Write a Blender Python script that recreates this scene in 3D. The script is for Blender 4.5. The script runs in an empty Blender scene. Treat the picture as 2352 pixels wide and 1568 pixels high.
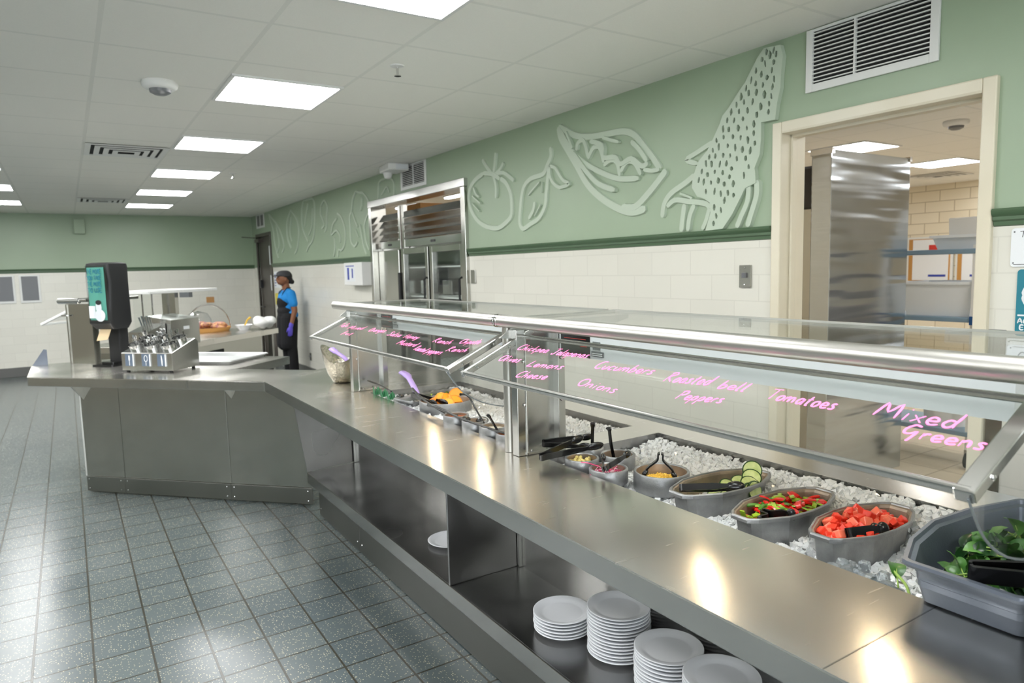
import bpy, bmesh, math, random
from mathutils import Vector, Matrix, Quaternion
R0 = random.Random(7)
SC = bpy.context.scene
COL = SC.collection
PI = math.pi
# ---------------------------------------------------------------- camera, world, exposure
cam_d = bpy.data.cameras.new('camera')
cam_d.sensor_width = 36.0
cam_d.lens = 24.362
cam_d.clip_start = 0.05
cam_d.clip_end = 60
cam = bpy.data.objects.new('camera', cam_d)
COL.objects.link(cam)
_p, _y, _r = 0.10558, 0.568, -0.02528
_f = Vector((math.sin(_y)*math.cos(_p), math.cos(_y)*math.cos(_p), -math.sin(_p)))
_a = Vector((math.cos(_y), -math.sin(_y), 0)); _b = _a.cross(_f)
_rt = _a*math.cos(_r) + _b*math.sin(_r); _up = -_a*math.sin(_r) + _b*math.cos(_r)
cam.matrix_world = Matrix(((_rt.x, _up.x, -_f.x, 0), (_rt.y, _up.y, -_f.y, 0), (_rt.z, _up.z, -_f.z, 1.52), (0, 0, 0, 1)))
cam_d.dof.use_dof = True
cam_d.dof.focus_distance = 1.95
cam_d.dof.aperture_fstop = 5.0
SC.camera = cam
w = bpy.data.worlds.new('world'); SC.world = w; w.use_nodes = True
w.node_tree.nodes['Background'].inputs[0].default_value = (0.9, 0.95, 1, 1)
w.node_tree.nodes['Background'].inputs[1].default_value = 0.25
SC.view_settings.view_transform = 'Standard'
SC.view_settings.look = 'None'
SC.view_settings.gamma = 1
SC.view_settings.use_curve_mapping = False
SC.view_settings.exposure = 0.06
SC.cycles.max_bounces = 10
SC.cycles.transparent_max_bounces = 24
SC.cycles.sample_clamp_indirect = 6
SC.cycles.caustics_reflective = True
PANEL_E = 25.0      # ceiling panels
FILL_E = 9.0        # daylight for the added, unseen window panes
BULB_E = 80.0      # halogen bulbs under the guard
# ---------------------------------------------------------------- materials
def lin(c):
    return tuple((x/255/12.92 if x/255 <= .04045 else ((x/255+.055)/1.055)**2.4) for x in c) + (1,)
def newmat(name):
    m = bpy.data.materials.new(name); m.use_nodes = True
    return m, m.node_tree, m.node_tree.nodes['Principled BSDF']
def pm(name, col, rough=.5, metal=0, spec=.5, coat=0, trans=0, emis=None, estr=0, bump=None, sss=0):
    m, t, b = newmat(name)
    b.inputs['Base Color'].default_value = lin(col)
    b.inputs['Roughness'].default_value = rough
    b.inputs['Metallic'].default_value = metal
    b.inputs['Specular IOR Level'].default_value = spec
    b.inputs['Coat Weight'].default_value = coat
    b.inputs['Transmission Weight'].default_value = trans
    if sss:
        b.inputs['Subsurface Weight'].default_value = sss
        b.inputs['Subsurface Radius'].default_value = (.01, .006, .004)
    if emis:
        b.inputs['Emission Color'].default_value = lin(emis); b.inputs['Emission Strength'].default_value = estr
    if bump:
        sc, st, dist = bump
        g = t.nodes.new('ShaderNodeNewGeometry'); n = t.nodes.new('ShaderNodeTexNoise'); n.inputs['Scale'].default_value = sc
        n.inputs['Detail'].default_value = 3
        u = t.nodes.new('ShaderNodeBump'); u.inputs['Strength'].default_value = st; u.inputs['Distance'].default_value = dist
        t.links.new(g.outputs['Position'], n.inputs['Vector']); t.links.new(n.outputs[0], u.inputs['Height']); t.links.new(u.outputs[0], b.inputs['Normal'])
    return m
def var(m, col2, scale=3, lo=.35, hi=.65, detail=4, stretch=(1, 1, 1)):
    """mix the base colour with a second one by world-space noise"""
    t = m.node_tree; b = t.nodes['Principled BSDF']
    g = t.nodes.new('ShaderNodeNewGeometry'); mp = t.nodes.new('ShaderNodeMapping'); mp.inputs['Scale'].default_value = stretch
    n = t.nodes.new('ShaderNodeTexNoise'); n.inputs['Scale'].default_value = scale; n.inputs['Detail'].default_value = detail
    r = t.nodes.new('ShaderNodeMapRange'); r.inputs[1].default_value = lo; r.inputs[2].default_value = hi
    x = t.nodes.new('ShaderNodeMix'); x.data_type = 'RGBA'
    x.inputs[6].default_value = b.inputs['Base Color'].default_value; x.inputs[7].default_value = lin(col2)
    L = t.links.new
    L(g.outputs['Position'], mp.inputs[0]); L(mp.outputs[0], n.inputs['Vector']); L(n.outputs[0], r.inputs[0]); L(r.outputs[0], x.inputs[0]); L(x.outputs[2], b.inputs['Base Color'])
    return m
def steel(name, col=(196, 195, 190), rough=.3, brush=(40, 1.2, 40), tang=(0, 1, 0), aniso=.6, bump=.12, blotch=.12, scratch=False, wav=None):
    m, t, b = newmat(name); L = t.links.new
    b.inputs['Base Color'].default_value = lin(col); b.inputs['Metallic'].default_value = 1
    b.inputs['Anisotropic'].default_value = aniso
    c = t.nodes.new('ShaderNodeCombineXYZ')
    tang = [q if q else .13 for q in tang]
    for i in range(3): c.inputs[i].default_value = tang[i]
    L(c.outputs[0], b.inputs['Tangent'])
    g = t.nodes.new('ShaderNodeNewGeometry')
    mp = t.nodes.new('ShaderNodeMapping'); mp.inputs['Scale'].default_value = brush
    n = t.nodes.new('ShaderNodeTexNoise'); n.inputs['Scale'].default_value = 14; n.inputs['Detail'].default_value = 3
    L(g.outputs['Position'], mp.inputs[0]); L(mp.outputs[0], n.inputs['Vector'])
    n2 = t.nodes.new('ShaderNodeTexNoise'); n2.inputs['Scale'].default_value = 2.3; n2.inputs['Detail'].default_value = 1.5
    L(g.outputs['Position'], n2.inputs['Vector'])
    mr = t.nodes.new('ShaderNodeMapRange'); mr.inputs[1].default_value = .3; mr.inputs[2].default_value = .7
    mr.inputs[3].default_value = rough-blotch*.5; mr.inputs[4].default_value = rough+blotch
    L(n2.outputs[0], mr.inputs[0])
    a = t.nodes.new('ShaderNodeMath'); a.operation = 'MULTIPLY_ADD'; a.inputs[1].default_value = .05 if bump else 0; L(n.outputs[0], a.inputs[0]); L(mr.outputs[0], a.inputs[2])
    bp = t.nodes.new('ShaderNodeBump'); bp.inputs['Strength'].default_value = bump; bp.inputs['Distance'].default_value = .0006
    h = n.outputs[0]
    rr = a.outputs[0]
    if scratch:
        for k, (ang, sx) in enumerate(((.7, 3), (2.1, 4), (1.4, 5))):
            m2 = t.nodes.new('ShaderNodeMapping'); m2.inputs['Rotation'].default_value = (0, 0, ang); m2.inputs['Scale'].default_value = (sx, 60, 1)
            wn = t.nodes.new('ShaderNodeTexNoise'); wn.inputs['Scale'].default_value = 1.5; wn.inputs['Distortion'].default_value = .8; wn.inputs['Detail'].default_value = 1
            L(g.outputs['Position'], m2.inputs[0]); L(m2.outputs[0], wn.inputs['Vector'])
            gt = t.nodes.new('ShaderNodeMath'); gt.operation = 'GREATER_THAN'; gt.inputs[1].default_value = .78
            L(wn.outputs[0], gt.inputs[0])
            ad = t.nodes.new('ShaderNodeMath'); ad.operation = 'MULTIPLY_ADD'; ad.inputs[1].default_value = .10
            L(gt.outputs[0], ad.inputs[0]); L(rr, ad.inputs[2]); rr = ad.outputs[0]
    L(rr, b.inputs['Roughness'])
    if wav:
        mw = t.nodes.new('ShaderNodeMapping'); mw.inputs['Scale'].default_value = wav[0]
        nw = t.nodes.new('ShaderNodeTexNoise'); nw.inputs['Scale'].default_value = 1; nw.inputs['Detail'].default_value = 1
        bw = t.nodes.new('ShaderNodeBump'); bw.inputs['Distance'].default_value = wav[1]
        L(g.outputs['Position'], mw.inputs[0]); L(mw.outputs[0], nw.inputs['Vector']); L(nw.outputs[0], bw.inputs['Height']); L(bw.outputs[0], b.inputs['Normal'])
    if bump: L(h, bp.inputs['Height']); L(bp.outputs[0], b.inputs['Normal'])
    return m
def glassmat(name, tint=(.97, .985, .978), k=.04):
    m = bpy.data.materials.new(name); m.use_nodes = True; t = m.node_tree; t.nodes.clear(); L = t.links.new
    o = t.nodes.new('ShaderNodeOutputMaterial'); mx = t.nodes.new('ShaderNodeMixShader')
    tr = t.nodes.new('ShaderNodeBsdfTransparent'); tr.inputs[0].default_value = tint+(1,)
    gl = t.nodes.new('ShaderNodeBsdfGlossy'); gl.inputs['Roughness'].default_value = .01
    lw = t.nodes.new('ShaderNodeLayerWeight'); lw.inputs[0].default_value = .5
    pw = t.nodes.new('ShaderNodeMath'); pw.operation = 'POWER'; pw.inputs[1].default_value = 4.8
    L(lw.outputs['Facing'], pw.inputs[0])
    ma = t.nodes.new('ShaderNodeMath'); ma.operation = 'MULTIPLY_ADD'; ma.inputs[1].default_value = .6; ma.inputs[2].default_value = k
    L(pw.outputs[0], ma.inputs[0]); L(ma.outputs[0], mx.inputs[0]); L(tr.outputs[0], mx.inputs[1]); L(gl.outputs[0], mx.inputs[2]); L(mx.outputs[0], o.inputs[0])
    return m
def emat(name, col, s):
    m = bpy.data.materials.new(name); m.use_nodes = True; t = m.node_tree; t.nodes.clear()
    o = t.nodes.new('ShaderNodeOutputMaterial'); e = t.nodes.new('ShaderNodeEmission')
    e.inputs[0].default_value = col+(1,); e.inputs[1].default_value = s; t.links.new(e.outputs[0], o.inputs[0])
    return m
def tilemat(name, c1, c2, cg, tw, th, axes='yz', off=(0, 0), mortar=.004, rough=.25, stag=.5, bump=.4, vary=.0):
    """brick pattern on two world axes"""
    m, t, b = newmat(name); L = t.links.new
    g = t.nodes.new('ShaderNodeNewGeometry'); s = t.nodes.new('ShaderNodeSeparateXYZ'); c = t.nodes.new('ShaderNodeCombineXYZ')
    L(g.outputs['Position'], s.inputs[0])
    for i, ax in enumerate(axes):
        a = t.nodes.new('ShaderNodeMath'); a.operation = 'ADD'; a.inputs[1].default_value = off[i]+60*(tw if i == 0 else th)
        L(s.outputs['xyz'.index(ax)], a.inputs[0]); L(a.outputs[0], c.inputs[i])
    br = t.nodes.new('ShaderNodeTexBrick'); L(c.outputs[0], br.inputs['Vector'])
    br.offset = stag; br.inputs['Scale'].default_value = 1; br.inputs['Brick Width'].default_value = tw; br.inputs['Row Height'].default_value = th
    br.inputs['Mortar Size'].default_value = mortar; br.inputs['Mortar Smooth'].default_value = .15; br.inputs['Bias'].default_value = 0
    br.inputs['Color1'].default_value = lin(c1); br.inputs['Color2'].default_value = lin(c2); br.inputs['Mortar'].default_value = lin(cg)
    L(br.outputs[0], b.inputs['Base Color']); b.inputs['Roughness'].default_value = rough
    iv = t.nodes.new('ShaderNodeMath'); iv.operation = 'SUBTRACT'; iv.inputs[0].default_value = 1; L(br.outputs['Fac'], iv.inputs[1])
    bp = t.nodes.new('ShaderNodeBump'); bp.inputs['Strength'].default_value = bump; bp.inputs['Distance'].default_value = .002
    L(iv.outputs[0], bp.inputs['Height']); L(bp.outputs[0], b.inputs['Normal'])
    return m, t, b, br, g
M = {}
M['tile'] = tilemat('glazed_white_wall_tile', (222, 220, 210), (218, 216, 206), (211, 209, 199), .305, .135, 'yz', (0, .03), .003, .22, bump=.25)[0]
M['tile_x'] = tilemat('glazed_white_wall_tile_back', (222, 220, 210), (218, 216, 206), (211, 209, 199), .305, .135, 'xz', (0, .03), .003, .22, bump=.25)[0]
M['ktile'] = tilemat('cream_kitchen_tile', (234, 224, 202), (228, 217, 193), (190, 176, 150), .40, .155, 'yz', (0, 0), .006, .25)[0]
M['green'] = var(pm('sage_green_paint', (155, 173, 148), .38, bump=(220, .08, .001)), (150, 168, 143), 1.5)
M['green_relief'] = pm('pale_sage_relief_paint', (184, 198, 180), .4)  # the wall's own green, with the light on the relief put into the colour
M['green_dk'] = pm('dark_green_trim_paint', (78, 102, 76), .3)
M['taupe'] = pm('taupe_panelling', (158, 152, 138), .5)
M['cove'] = pm('charcoal_cove_tile', (92, 92, 90), .4)
M['frame_cream'] = var(pm('cream_door_frame_paint', (226, 220, 202), .35), (216, 208, 186), 2)
M['white_paint'] = pm('white_enamel', (225, 226, 224), .4)
M['white_plastic'] = pm('white_plastic', (232, 232, 230), .35)
M['dark_void'] = pm('dark_duct_interior', (14, 15, 15), .8)
M['door_brown'] = var(pm('dark_grey_brown_door_paint', (78, 72, 66), .4), (68, 62, 56), 3)
# ceiling tiles
def ceilmat():
    m, t, b, br, g = tilemat('acoustic_ceiling_tile', (243, 242, 236), (243, 242, 236), (232, 232, 226), .61, .61, 'xy', (-.1987-.0, -.037+.0), .011, .85, 0, .35)
    n = t.nodes.new('ShaderNodeTexNoise'); n.inputs['Scale'].default_value = 160; n.inputs['Detail'].default_value = 2
    t.links.new(g.outputs['Position'], n.inputs['Vector'])
    x = t.nodes.new('ShaderNodeMix'); x.data_type = 'RGBA'; x.blend_type = 'MULTIPLY'; x.inputs[0].default_value = .06
    t.links.new(br.outputs[0], x.inputs[6]); t.links.new(n.outputs[0], x.inputs[7]); t.links.new(x.outputs[2], b.inputs['Base Color'])
    return m
M['ceiling'] = ceilmat()
def floormat():
    m, t, b, br, g = tilemat('speckled_slate_quarry_tile', (82, 92, 95), (93, 102, 103), (54, 54, 46), .2045, .2045, 'xy', (-.9995+.0, -2.5058+.0), .0044, .22, 0, .5)
    L = t.links.new
    v = t.nodes.new('ShaderNodeTexVoronoi'); v.inputs['Scale'].default_value = 115; L(g.outputs['Position'], v.inputs['Vector'])
    lt = t.nodes.new('ShaderNodeMath'); lt.operation = 'LESS_THAN'; lt.inputs[1].default_value = .26; L(v.outputs['Distance'], lt.inputs[0])
    # only some cells carry a chip
    sp = t.nodes.new('ShaderNodeSeparateColor'); L(v.outputs['Color'], sp.inputs[0])
    g2 = t.nodes.new('ShaderNodeMath'); g2.operation = 'GREATER_THAN'; g2.inputs[1].default_value = .45; L(sp.outputs[0], g2.inputs[0])
    mu = t.nodes.new('ShaderNodeMath'); mu.operation = 'MULTIPLY'; L(lt.outputs[0], mu.inputs[0]); L(g2.outputs[0], mu.inputs[1])
    x = t.nodes.new('ShaderNodeMix'); x.data_type = 'RGBA'; L(mu.outputs[0], x.inputs[0]); L(br.outputs[0], x.inputs[6]); x.inputs[7].default_value = lin((176, 172, 152))
    n = t.nodes.new('ShaderNodeTexNoise'); n.inputs['Scale'].default_value = 1.1; n.inputs['Detail'].default_value = 2; L(g.outputs['Position'], n.inputs['Vector'])
    x2 = t.nodes.new('ShaderNodeMix'); x2.data_type = 'RGBA'; x2.blend_type = 'MULTIPLY'; x2.inputs[0].default_value = .12
    L(x.outputs[2], x2.inputs[6]); L(n.outputs[0], x2.inputs[7])
    x3 = t.nodes.new('ShaderNodeMix'); x3.data_type = 'RGBA'; L(br.outputs['Fac'], x3.inputs[0]); L(x2.outputs[2], x3.inputs[6]); x3.inputs[7].default_value = lin((54, 53, 45))
    L(x3.outputs[2], b.inputs['Base Color'])
    mr = t.nodes.new('ShaderNodeMapRange'); mr.inputs[1].default_value = .3; mr.inputs[2].default_value = .7; mr.inputs[3].default_value = .20; mr.inputs[4].default_value = .32
    b.inputs['Roughness'].default_value = .24
    return m
M['floor'] = floormat()
M['kfloor'] = tilemat('tan_kitchen_floor_tile', (202, 188, 166), (192, 178, 156), (150, 134, 110), .305, .305, 'xy', (0, 0), .006, .3, 0)[0]
M['steel_top'] = steel('brushed_steel_countertop', (218, 215, 209), .19, (60, 1.6, 60), (0, 1, 0), .5, .03, .06, True)
M['steel_v'] = steel('brushed_steel_panel', (182, 181, 175), .17, (30, 30, 1.0), (0, 0, 1), .5, 0, .05, wav=((3, 3, .2), .012))
M['steel_h'] = steel('satin_steel_sheet', (194, 194, 191), .21, (40, 1.2, 40), (0, 1, 0), .5, 0, .05, wav=((3, 3, 3), .006))
M['steel_dk'] = steel('worn_steel_shelf', (160, 159, 158), .22, (20, 2, 20), (0, 1, 0), .4, 0, .08, wav=((3, 3, 3), .008))
M['steel_kick'] = steel('scuffed_steel_kick', (146, 146, 141), .32, (40, 1.2, 40), (0, 1, 0), .3, 0, .08)
M['steel_tube'] = steel('polished_steel_tube', (206, 204, 199), .34, (60, 2, 60), (0, 1, 0), 0, 0, .02)
M['steel_wave'] = steel('wavy_steel_partition', (202, 209, 216), .14, (1.5, 1.5, 9), (0, 0, 1), .2, .0, .05)
def wavy(m):
    t = m.node_tree; b = t.nodes['Principled BSDF']; g = t.nodes.new('ShaderNodeNewGeometry')
    mp = t.nodes.new('ShaderNodeMapping'); mp.inputs['Scale'].default_value = (.7, 1, 7)
    n = t.nodes.new('ShaderNodeTexNoise'); n.inputs['Scale'].default_value = 1.6; n.inputs['Detail'].default_value = 1
    bp = t.nodes.new('ShaderNodeBump'); bp.inputs['Strength'].default_value = 1; bp.inputs['Distance'].default_value = .011
    L = t.links.new; L(g.outputs['Position'], mp.inputs[0]); L(mp.outputs[0], n.inputs['Vector']); L(n.outputs[0], bp.inputs['Height']); L(bp.outputs[0], b.inputs['Normal'])
wavy(M['steel_wave'])
M['chrome'] = pm('chrome', (215, 215, 215), .08, 1)
M['cast'] = var(pm('cast_aluminium', (160, 161, 162), .38, .75, bump=(240, .25, .002)), (136, 137, 139), 18)
M['cast_in'] = var(pm('cast_aluminium_inside', (168, 148, 128), .38, .5, bump=(240, .2, .002)), (138, 126, 114), 20)
M['tubgrey'] = var(pm('blue_grey_tub', (106, 113, 125), .35, .35, bump=(180, .15, .002)), (92, 99, 112), 6)
M['glass'] = glassmat('clear_glass')
M['glass_g'] = glassmat('greenish_glass_shelf', (.955, .98, .968), .045)
M['acrylic'] = glassmat('clear_acrylic', (.95, .96, .97), .05)
M['pink'] = pm('pink_chalk_marker', (255, 128, 186), .7)
M['black_pl'] = pm('black_plastic', (15, 15, 16), .22, spec=.6)
M['black_soft'] = pm('black_matte_plastic', (26, 27, 29), .45)
M['rubber'] = pm('black_rubber', (20, 20, 20), .7)
M['plate'] = pm('white_melamine', (236, 238, 242), .22, coat=.3)
M['panel_light'] = emat('led_panel_light', (1, 1, .99), PANEL_E)
M['tubelight'] = emat('tube_light', (.95, .98, 1), 9)
M['bulb'] = emat('halogen_bulb', (1, .78, .5), BULB_E)
M['housing'] = pm('pale_grey_enamel_housing', (226, 230, 234), .35, .1)
M['purple'] = pm('lavender_plastic', (172, 148, 214), .35)
M['ice'] = pm('crushed_ice', (250, 252, 253), .10, trans=.22, spec=.6)
M['ice'].node_tree.nodes['Principled BSDF'].inputs['IOR'].default_value = 1.31
M['daylight'] = emat('window_daylight', (.92, .97, 1), FILL_E)  # glow of the added window panes, lifts the room's brightness
M['ice_bed'] = pm('packed_ice', (240, 244, 247), .3)
M['ice_clear'] = pm('clear_ice', (240, 246, 250), .08, trans=.85, spec=.6)
M['ice_clear'].node_tree.nodes['Principled BSDF'].inputs['IOR'].default_value = 1.31
M['red'] = pm('diced_tomato_flesh', (226, 62, 40), .25, sss=.15)
M['red2'] = pm('pale_tomato_flesh', (238, 116, 88), .25, sss=.15)
M['redpep'] = pm('red_pepper_skin', (212, 28, 18), .2)
M['greenpep'] = pm('green_pepper_skin', (142, 172, 44), .25)
M['greenpep2'] = pm('dark_green_pepper_skin', (70, 120, 36), .25)
M['cuc_in'] = var(pm('cucumber_flesh', (214, 224, 158), .3, sss=.1), (190, 208, 128), 60)
M['cuc_skin'] = pm('cucumber_skin', (42, 74, 30), .3)
M['orange'] = pm('orange_flesh', (248, 168, 40), .3, sss=.1)
M['orange_rind'] = pm('orange_rind', (240, 140, 24), .4)
M['leaf'] = var(pm('spinach_leaf', (46, 92, 34), .35), (74, 122, 50), 30)
M['leaf2'] = pm('pale_spinach_leaf', (92, 140, 68), .4)
M['leaf3'] = pm('dark_spinach_leaf', (24, 60, 26), .3)
M['stem'] = pm('leaf_stem', (150, 180, 84), .4)
M['cheese'] = pm('shredded_cheese', (246, 206, 92), .6)
M['onion'] = pm('pickled_onion', (206, 60, 112), .3)
M['onion2'] = pm('pale_onion', (232, 196, 204), .3)
M['chickpea'] = pm('chickpea', (232, 212, 132), .5)
M['olive'] = pm('black_olive', (60, 34, 30), .25)
M['salsa'] = var(pm('red_salsa', (150, 74, 36), .3), (196, 92, 34), 90)
M['sauce'] = pm('cream_sauce', (214, 208, 190), .25)
M['greenpl'] = pm('green_garnish_plastic', (10, 104, 58), .4)
M['skin'] = pm('brown_skin', (132, 84, 56), .5, sss=.08)
M['hair'] = pm('black_hair', (20, 17, 16), .6)
M['cap'] = pm('charcoal_cap_cloth', (66, 66, 70), .8)
M['shirt'] = pm('bright_blue_shirt_cloth', (26, 132, 206), .8)
M['apron'] = pm('black_apron_cloth', (18, 18, 22), .85)
M['trouser'] = pm('black_trouser_cloth', (14, 14, 17), .9)
M['glove'] = pm('purple_nitrile_glove', (96, 82, 200), .45)
M['teal'] = pm('teal_print', (30, 122, 140), .45)
M['teal2'] = pm('sea_green_print', (96, 178, 158), .5)
M['label_white'] = pm('white_card', (230, 233, 236), .4)
M['ink'] = pm('dark_ink', (24, 26, 30), .5)
M['blue_ink'] = pm('blue_ink', (44, 62, 160), .5)
M['red_ink'] = pm('red_ink', (200, 52, 44), .5)
M['yellow_card'] = pm('yellow_card', (222, 206, 74), .5)
M['tan_card'] = pm('tan_card', (190, 142, 88), .6)
M['grey_screen'] = pm('grey_board_panel', (108, 110, 114), .35)
M['napkin'] = pm('kraft_napkin', (204, 182, 146), .8)
M['blue_pl'] = pm('slate_blue_plastic', (132, 158, 178), .4)
M['blue_dk'] = pm('deep_blue_plastic', (30, 82, 140), .4)
M['bin'] = pm('frosted_bin_plastic', (242, 246, 250), .25, trans=.0)
M['cork'] = pm('cork_board', (190, 140, 76), .8)
M['bread'] = var(pm('baked_goods', (206, 160, 112), .7), (150, 96, 110), 26)
M['bag'] = pm('white_plastic_bag', (228, 228, 226), .3)
M['yellow_pl'] = pm('yellow_plastic', (230, 186, 50), .4)
M['iconbg'] = pm('slate_label', (92, 106, 124), .4)
M['hammered'] = pm('hammered_metal_bowl', (196, 190, 176), .16, 1, bump=(70, .8, .006))
# ---------------------------------------------------------------- mesh helpers
class MB:
    def __init__(s): s.v = []; s.f = []; s.mi = []; s.M = None; s.m = 0
    def add(s, vs, fs):
        o = len(s.v)
        for p in vs:
            p = Vector(p); s.v.append(s.M @ p if s.M else p)
        for f in fs: s.f.append([i+o for i in f]); s.mi.append(s.m)
        return s
    def box(s, x0, x1, y0, y1, z0, z1):
        return s.add([(x0, y0, z0), (x1, y0, z0), (x1, y1, z0), (x0, y1, z0), (x0, y0, z1), (x1, y0, z1), (x1, y1, z1), (x0, y1, z1)],
                     [(0, 3, 2, 1), (4, 5, 6, 7), (0, 1, 5, 4), (1, 2, 6, 5), (2, 3, 7, 6), (3, 0, 4, 7)])
    def prism(s, poly, z0, z1):
        a = sum(poly[i][0]*poly[(i+1) % len(poly)][1]-poly[(i+1) % len(poly)][0]*poly[i][1] for i in range(len(poly)))
        if a < 0: poly = poly[::-1]
        n = len(poly)
        return s.add([(x, y, z0) for x, y in poly]+[(x, y, z1) for x, y in poly],
                     [tuple(range(n))[::-1], tuple(range(n, 2*n))]+[(i, (i+1) % n, n+(i+1) % n, n+i) for i in range(n)])
    def bar(s, a, b, w, h, up=(0, 0, 1)):
        """rectangular bar from a to b, w across and h along 'up'"""
        a = Vector(a); b = Vector(b); d = (b-a).normalized(); u = Vector(up); r = d.cross(u)
        if r.length < 1e-5: r = d.cross(Vector((1, 0, 0)))
        r.normalize(); u = r.cross(d).normalized(); r *= w/2; u *= h/2
        return s.add([a-r-u, a+r-u, a+r+u, a-r+u, b-r-u, b+r-u, b+r+u, b-r+u], [(0, 1, 2, 3)[::-1], (4, 5, 6, 7), (0, 1, 5, 4), (1, 2, 6, 5), (2, 3, 7, 6), (3, 0, 4, 7)])
    def tube(s, pts, r, n=12, caps=True, flat=1.0, up=(0, 0, 1)):
        pts = [Vector(p) for p in pts]; k = len(pts); rs = r if isinstance(r, (list, tuple)) else [r]*k
        vs = []; u = None
        for i, p in enumerate(pts):
            d = (pts[min(i+1, k-1)]-pts[max(i-1, 0)]).normalized()
            if u is None:
                u = Vector(up); u = u-d*u.dot(d)
                if u.length < 1e-3: u = Vector((1, 0, 0)); u = u-d*u.dot(d)
            else: u = u-d*u.dot(d)
            u.normalize(); q = d.cross(u)
            for j in range(n):
                t = 2*PI*j/n; vs.append(p+(q*math.cos(t)+u*math.sin(t)*flat)*rs[i])
        fs = [(i*n+j, i*n+(j+1) % n, (i+1)*n+(j+1) % n, (i+1)*n+j) for i in range(k-1) for j in range(n)]
        if caps: fs += [tuple(range(n))[::-1], tuple(range((k-1)*n, k*n))]
        return s.add(vs, fs)
    def lathe(s, prof, c=(0, 0, 0), n=32, sx=1, sy=1, shape=None, caps=True):
        vs = []
        for r, z in prof:
            for j in range(n):
                if shape: ux, uy = shape[j]
                else: t = 2*PI*j/n; ux, uy = math.cos(t), math.sin(t)
                vs.append((c[0]+ux*r*sx, c[1]+uy*r*sy, c[2]+z))
        k = len(prof)
        fs = [(i*n+j, i*n+(j+1) % n, (i+1)*n+(j+1) % n, (i+1)*n+j) for i in range(k-1) for j in range(n)]
        if caps and prof[0][0] > 1e-6: fs.append(tuple(range(n))[::-1])
        if caps and prof[-1][0] > 1e-6: fs.append(tuple(range((k-1)*n, k*n)))
        return s.add(vs, fs)
    def ell(s, c, r, n=16, m=10, rot=None):
        vs = []; c = Vector(c)
        for i in range(m+1):
            a = PI*i/m
            for j in range(n):
                t = 2*PI*j/n; p = Vector((r[0]*math.sin(a)*math.cos(t), r[1]*math.sin(a)*math.sin(t), r[2]*math.cos(a)))
                if rot: p = rot @ p
                vs.append(c+p)
        return s.add(vs, [(i*n+j, (i+1)*n+j, (i+1)*n+(j+1) % n, i*n+(j+1) % n) for i in range(m) for j in range(n)])
    def ribbon(s, pts, w, nrm, thick=0.0):
        """flat raised band following pts in a plane whose normal is nrm"""
        pts = [Vector(p) for p in pts]; nrm = Vector(nrm).normalized(); k = len(pts); vs = []
        for i, p in enumerate(pts):
            d = (pts[min(i+1, k-1)]-pts[max(i-1, 0)]).normalized(); q = nrm.cross(d).normalized()
            ww = w/2*(.55 if i in (0, k-1) else 1)
            vs += [p-q*ww, p-q*ww*.8+nrm*thick, p+q*ww*.8+nrm*thick, p+q*ww]
        fs = []
        for i in range(k-1):
            for j in range(3): fs.append((i*4+j, i*4+j+1, (i+1)*4+j+1, (i+1)*4+j))
        fs += [(0, 3, 2, 1), ((k-1)*4, (k-1)*4+1, (k-1)*4+2, (k-1)*4+3)]
        return s.add(vs, fs)
    def build(s, name, mats, parent=None, smooth=False, bevel=0, loc=None, solid=0, fix=True, sub=0):
        if not isinstance(mats, (list, tuple)): mats = [mats]
        base = Vector((0, 0, 0))
        q = parent
        while q: base += q.location; q = q.parent
        own = Vector(loc) if loc is not None else (Vector((0, 0, 0)))
        if parent is None and loc is None and s.v:
            xs = [p.x for p in s.v]; ys = [p.y for p in s.v]; zs = [p.z for p in s.v]
            own = Vector(((min(xs)+max(xs))/2, (min(ys)+max(ys))/2, min(zs)))
        me = bpy.data.meshes.new(name)
        me.from_pydata([tuple(p-base-own) for p in s.v], [], s.f); me.update()
        for k in mats: me.materials.append(M[k] if isinstance(k, str) else k)
        if any(s.mi): me.polygons.foreach_set('material_index', s.mi)
        if fix:
            bm = bmesh.new(); bm.from_mesh(me); bmesh.ops.remove_doubles(bm, verts=bm.verts, dist=1e-6) if smooth else None
            bmesh.ops.recalc_face_normals(bm, faces=bm.faces); bm.to_mesh(me); bm.free()
        if smooth:
            me.polygons.foreach_set('use_smooth', [True]*len(me.polygons))
            if smooth != 'all':
                try: me.set_sharp_from_angle(angle=math.radians(42))
                except Exception: pass
        o = bpy.data.objects.new(name, me); COL.objects.link(o); o.location = own
        if parent: o.parent = parent; o.location = (0, 0, 0) if loc is None else own
        if solid:
            md = o.modifiers.new('solidify', 'SOLIDIFY'); md.thickness = solid; md.offset = 0
        if bevel:
            md = o.modifiers.new('bevel', 'BEVEL'); md.width = bevel; md.segments = 2; md.limit_method = 'ANGLE'; md.angle_limit = math.radians(40)
        if sub:
            md = o.modifiers.new('subsurf', 'SUBSURF'); md.levels = sub; md.render_levels = sub
        return o
def tag(o, label=None, cat=None, group=None, kind=None):
    if label: o['label'] = label
    if cat: o['category'] = cat
    if group: o['group'] = group
    if kind: o['kind'] = kind
    return o
def struct(o): o['kind'] = 'structure'; return o
def thing(name, label, cat, loc, group=None):
    o = bpy.data.objects.new(name, None); COL.objects.link(o); o.location = loc; o.empty_display_size = .05
    return tag(o, label, cat, group)
def dup(root, loc=None, rz=None, label=None, group=None, keep_rot=False):
    r = root.copy(); COL.objects.link(r)
    if loc is not None: r.location = loc
    if rz is not None: r.rotation_euler = rz if isinstance(rz, (tuple, list)) else (0, 0, rz)
    if label: r['label'] = label
    if group: r['group'] = group
    for ch in list(root.children):
        c = ch.copy(); COL.objects.link(c); c.parent = r
        for g in list(ch.children):
            d = g.copy(); COL.objects.link(d); d.parent = c
    return r
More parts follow.
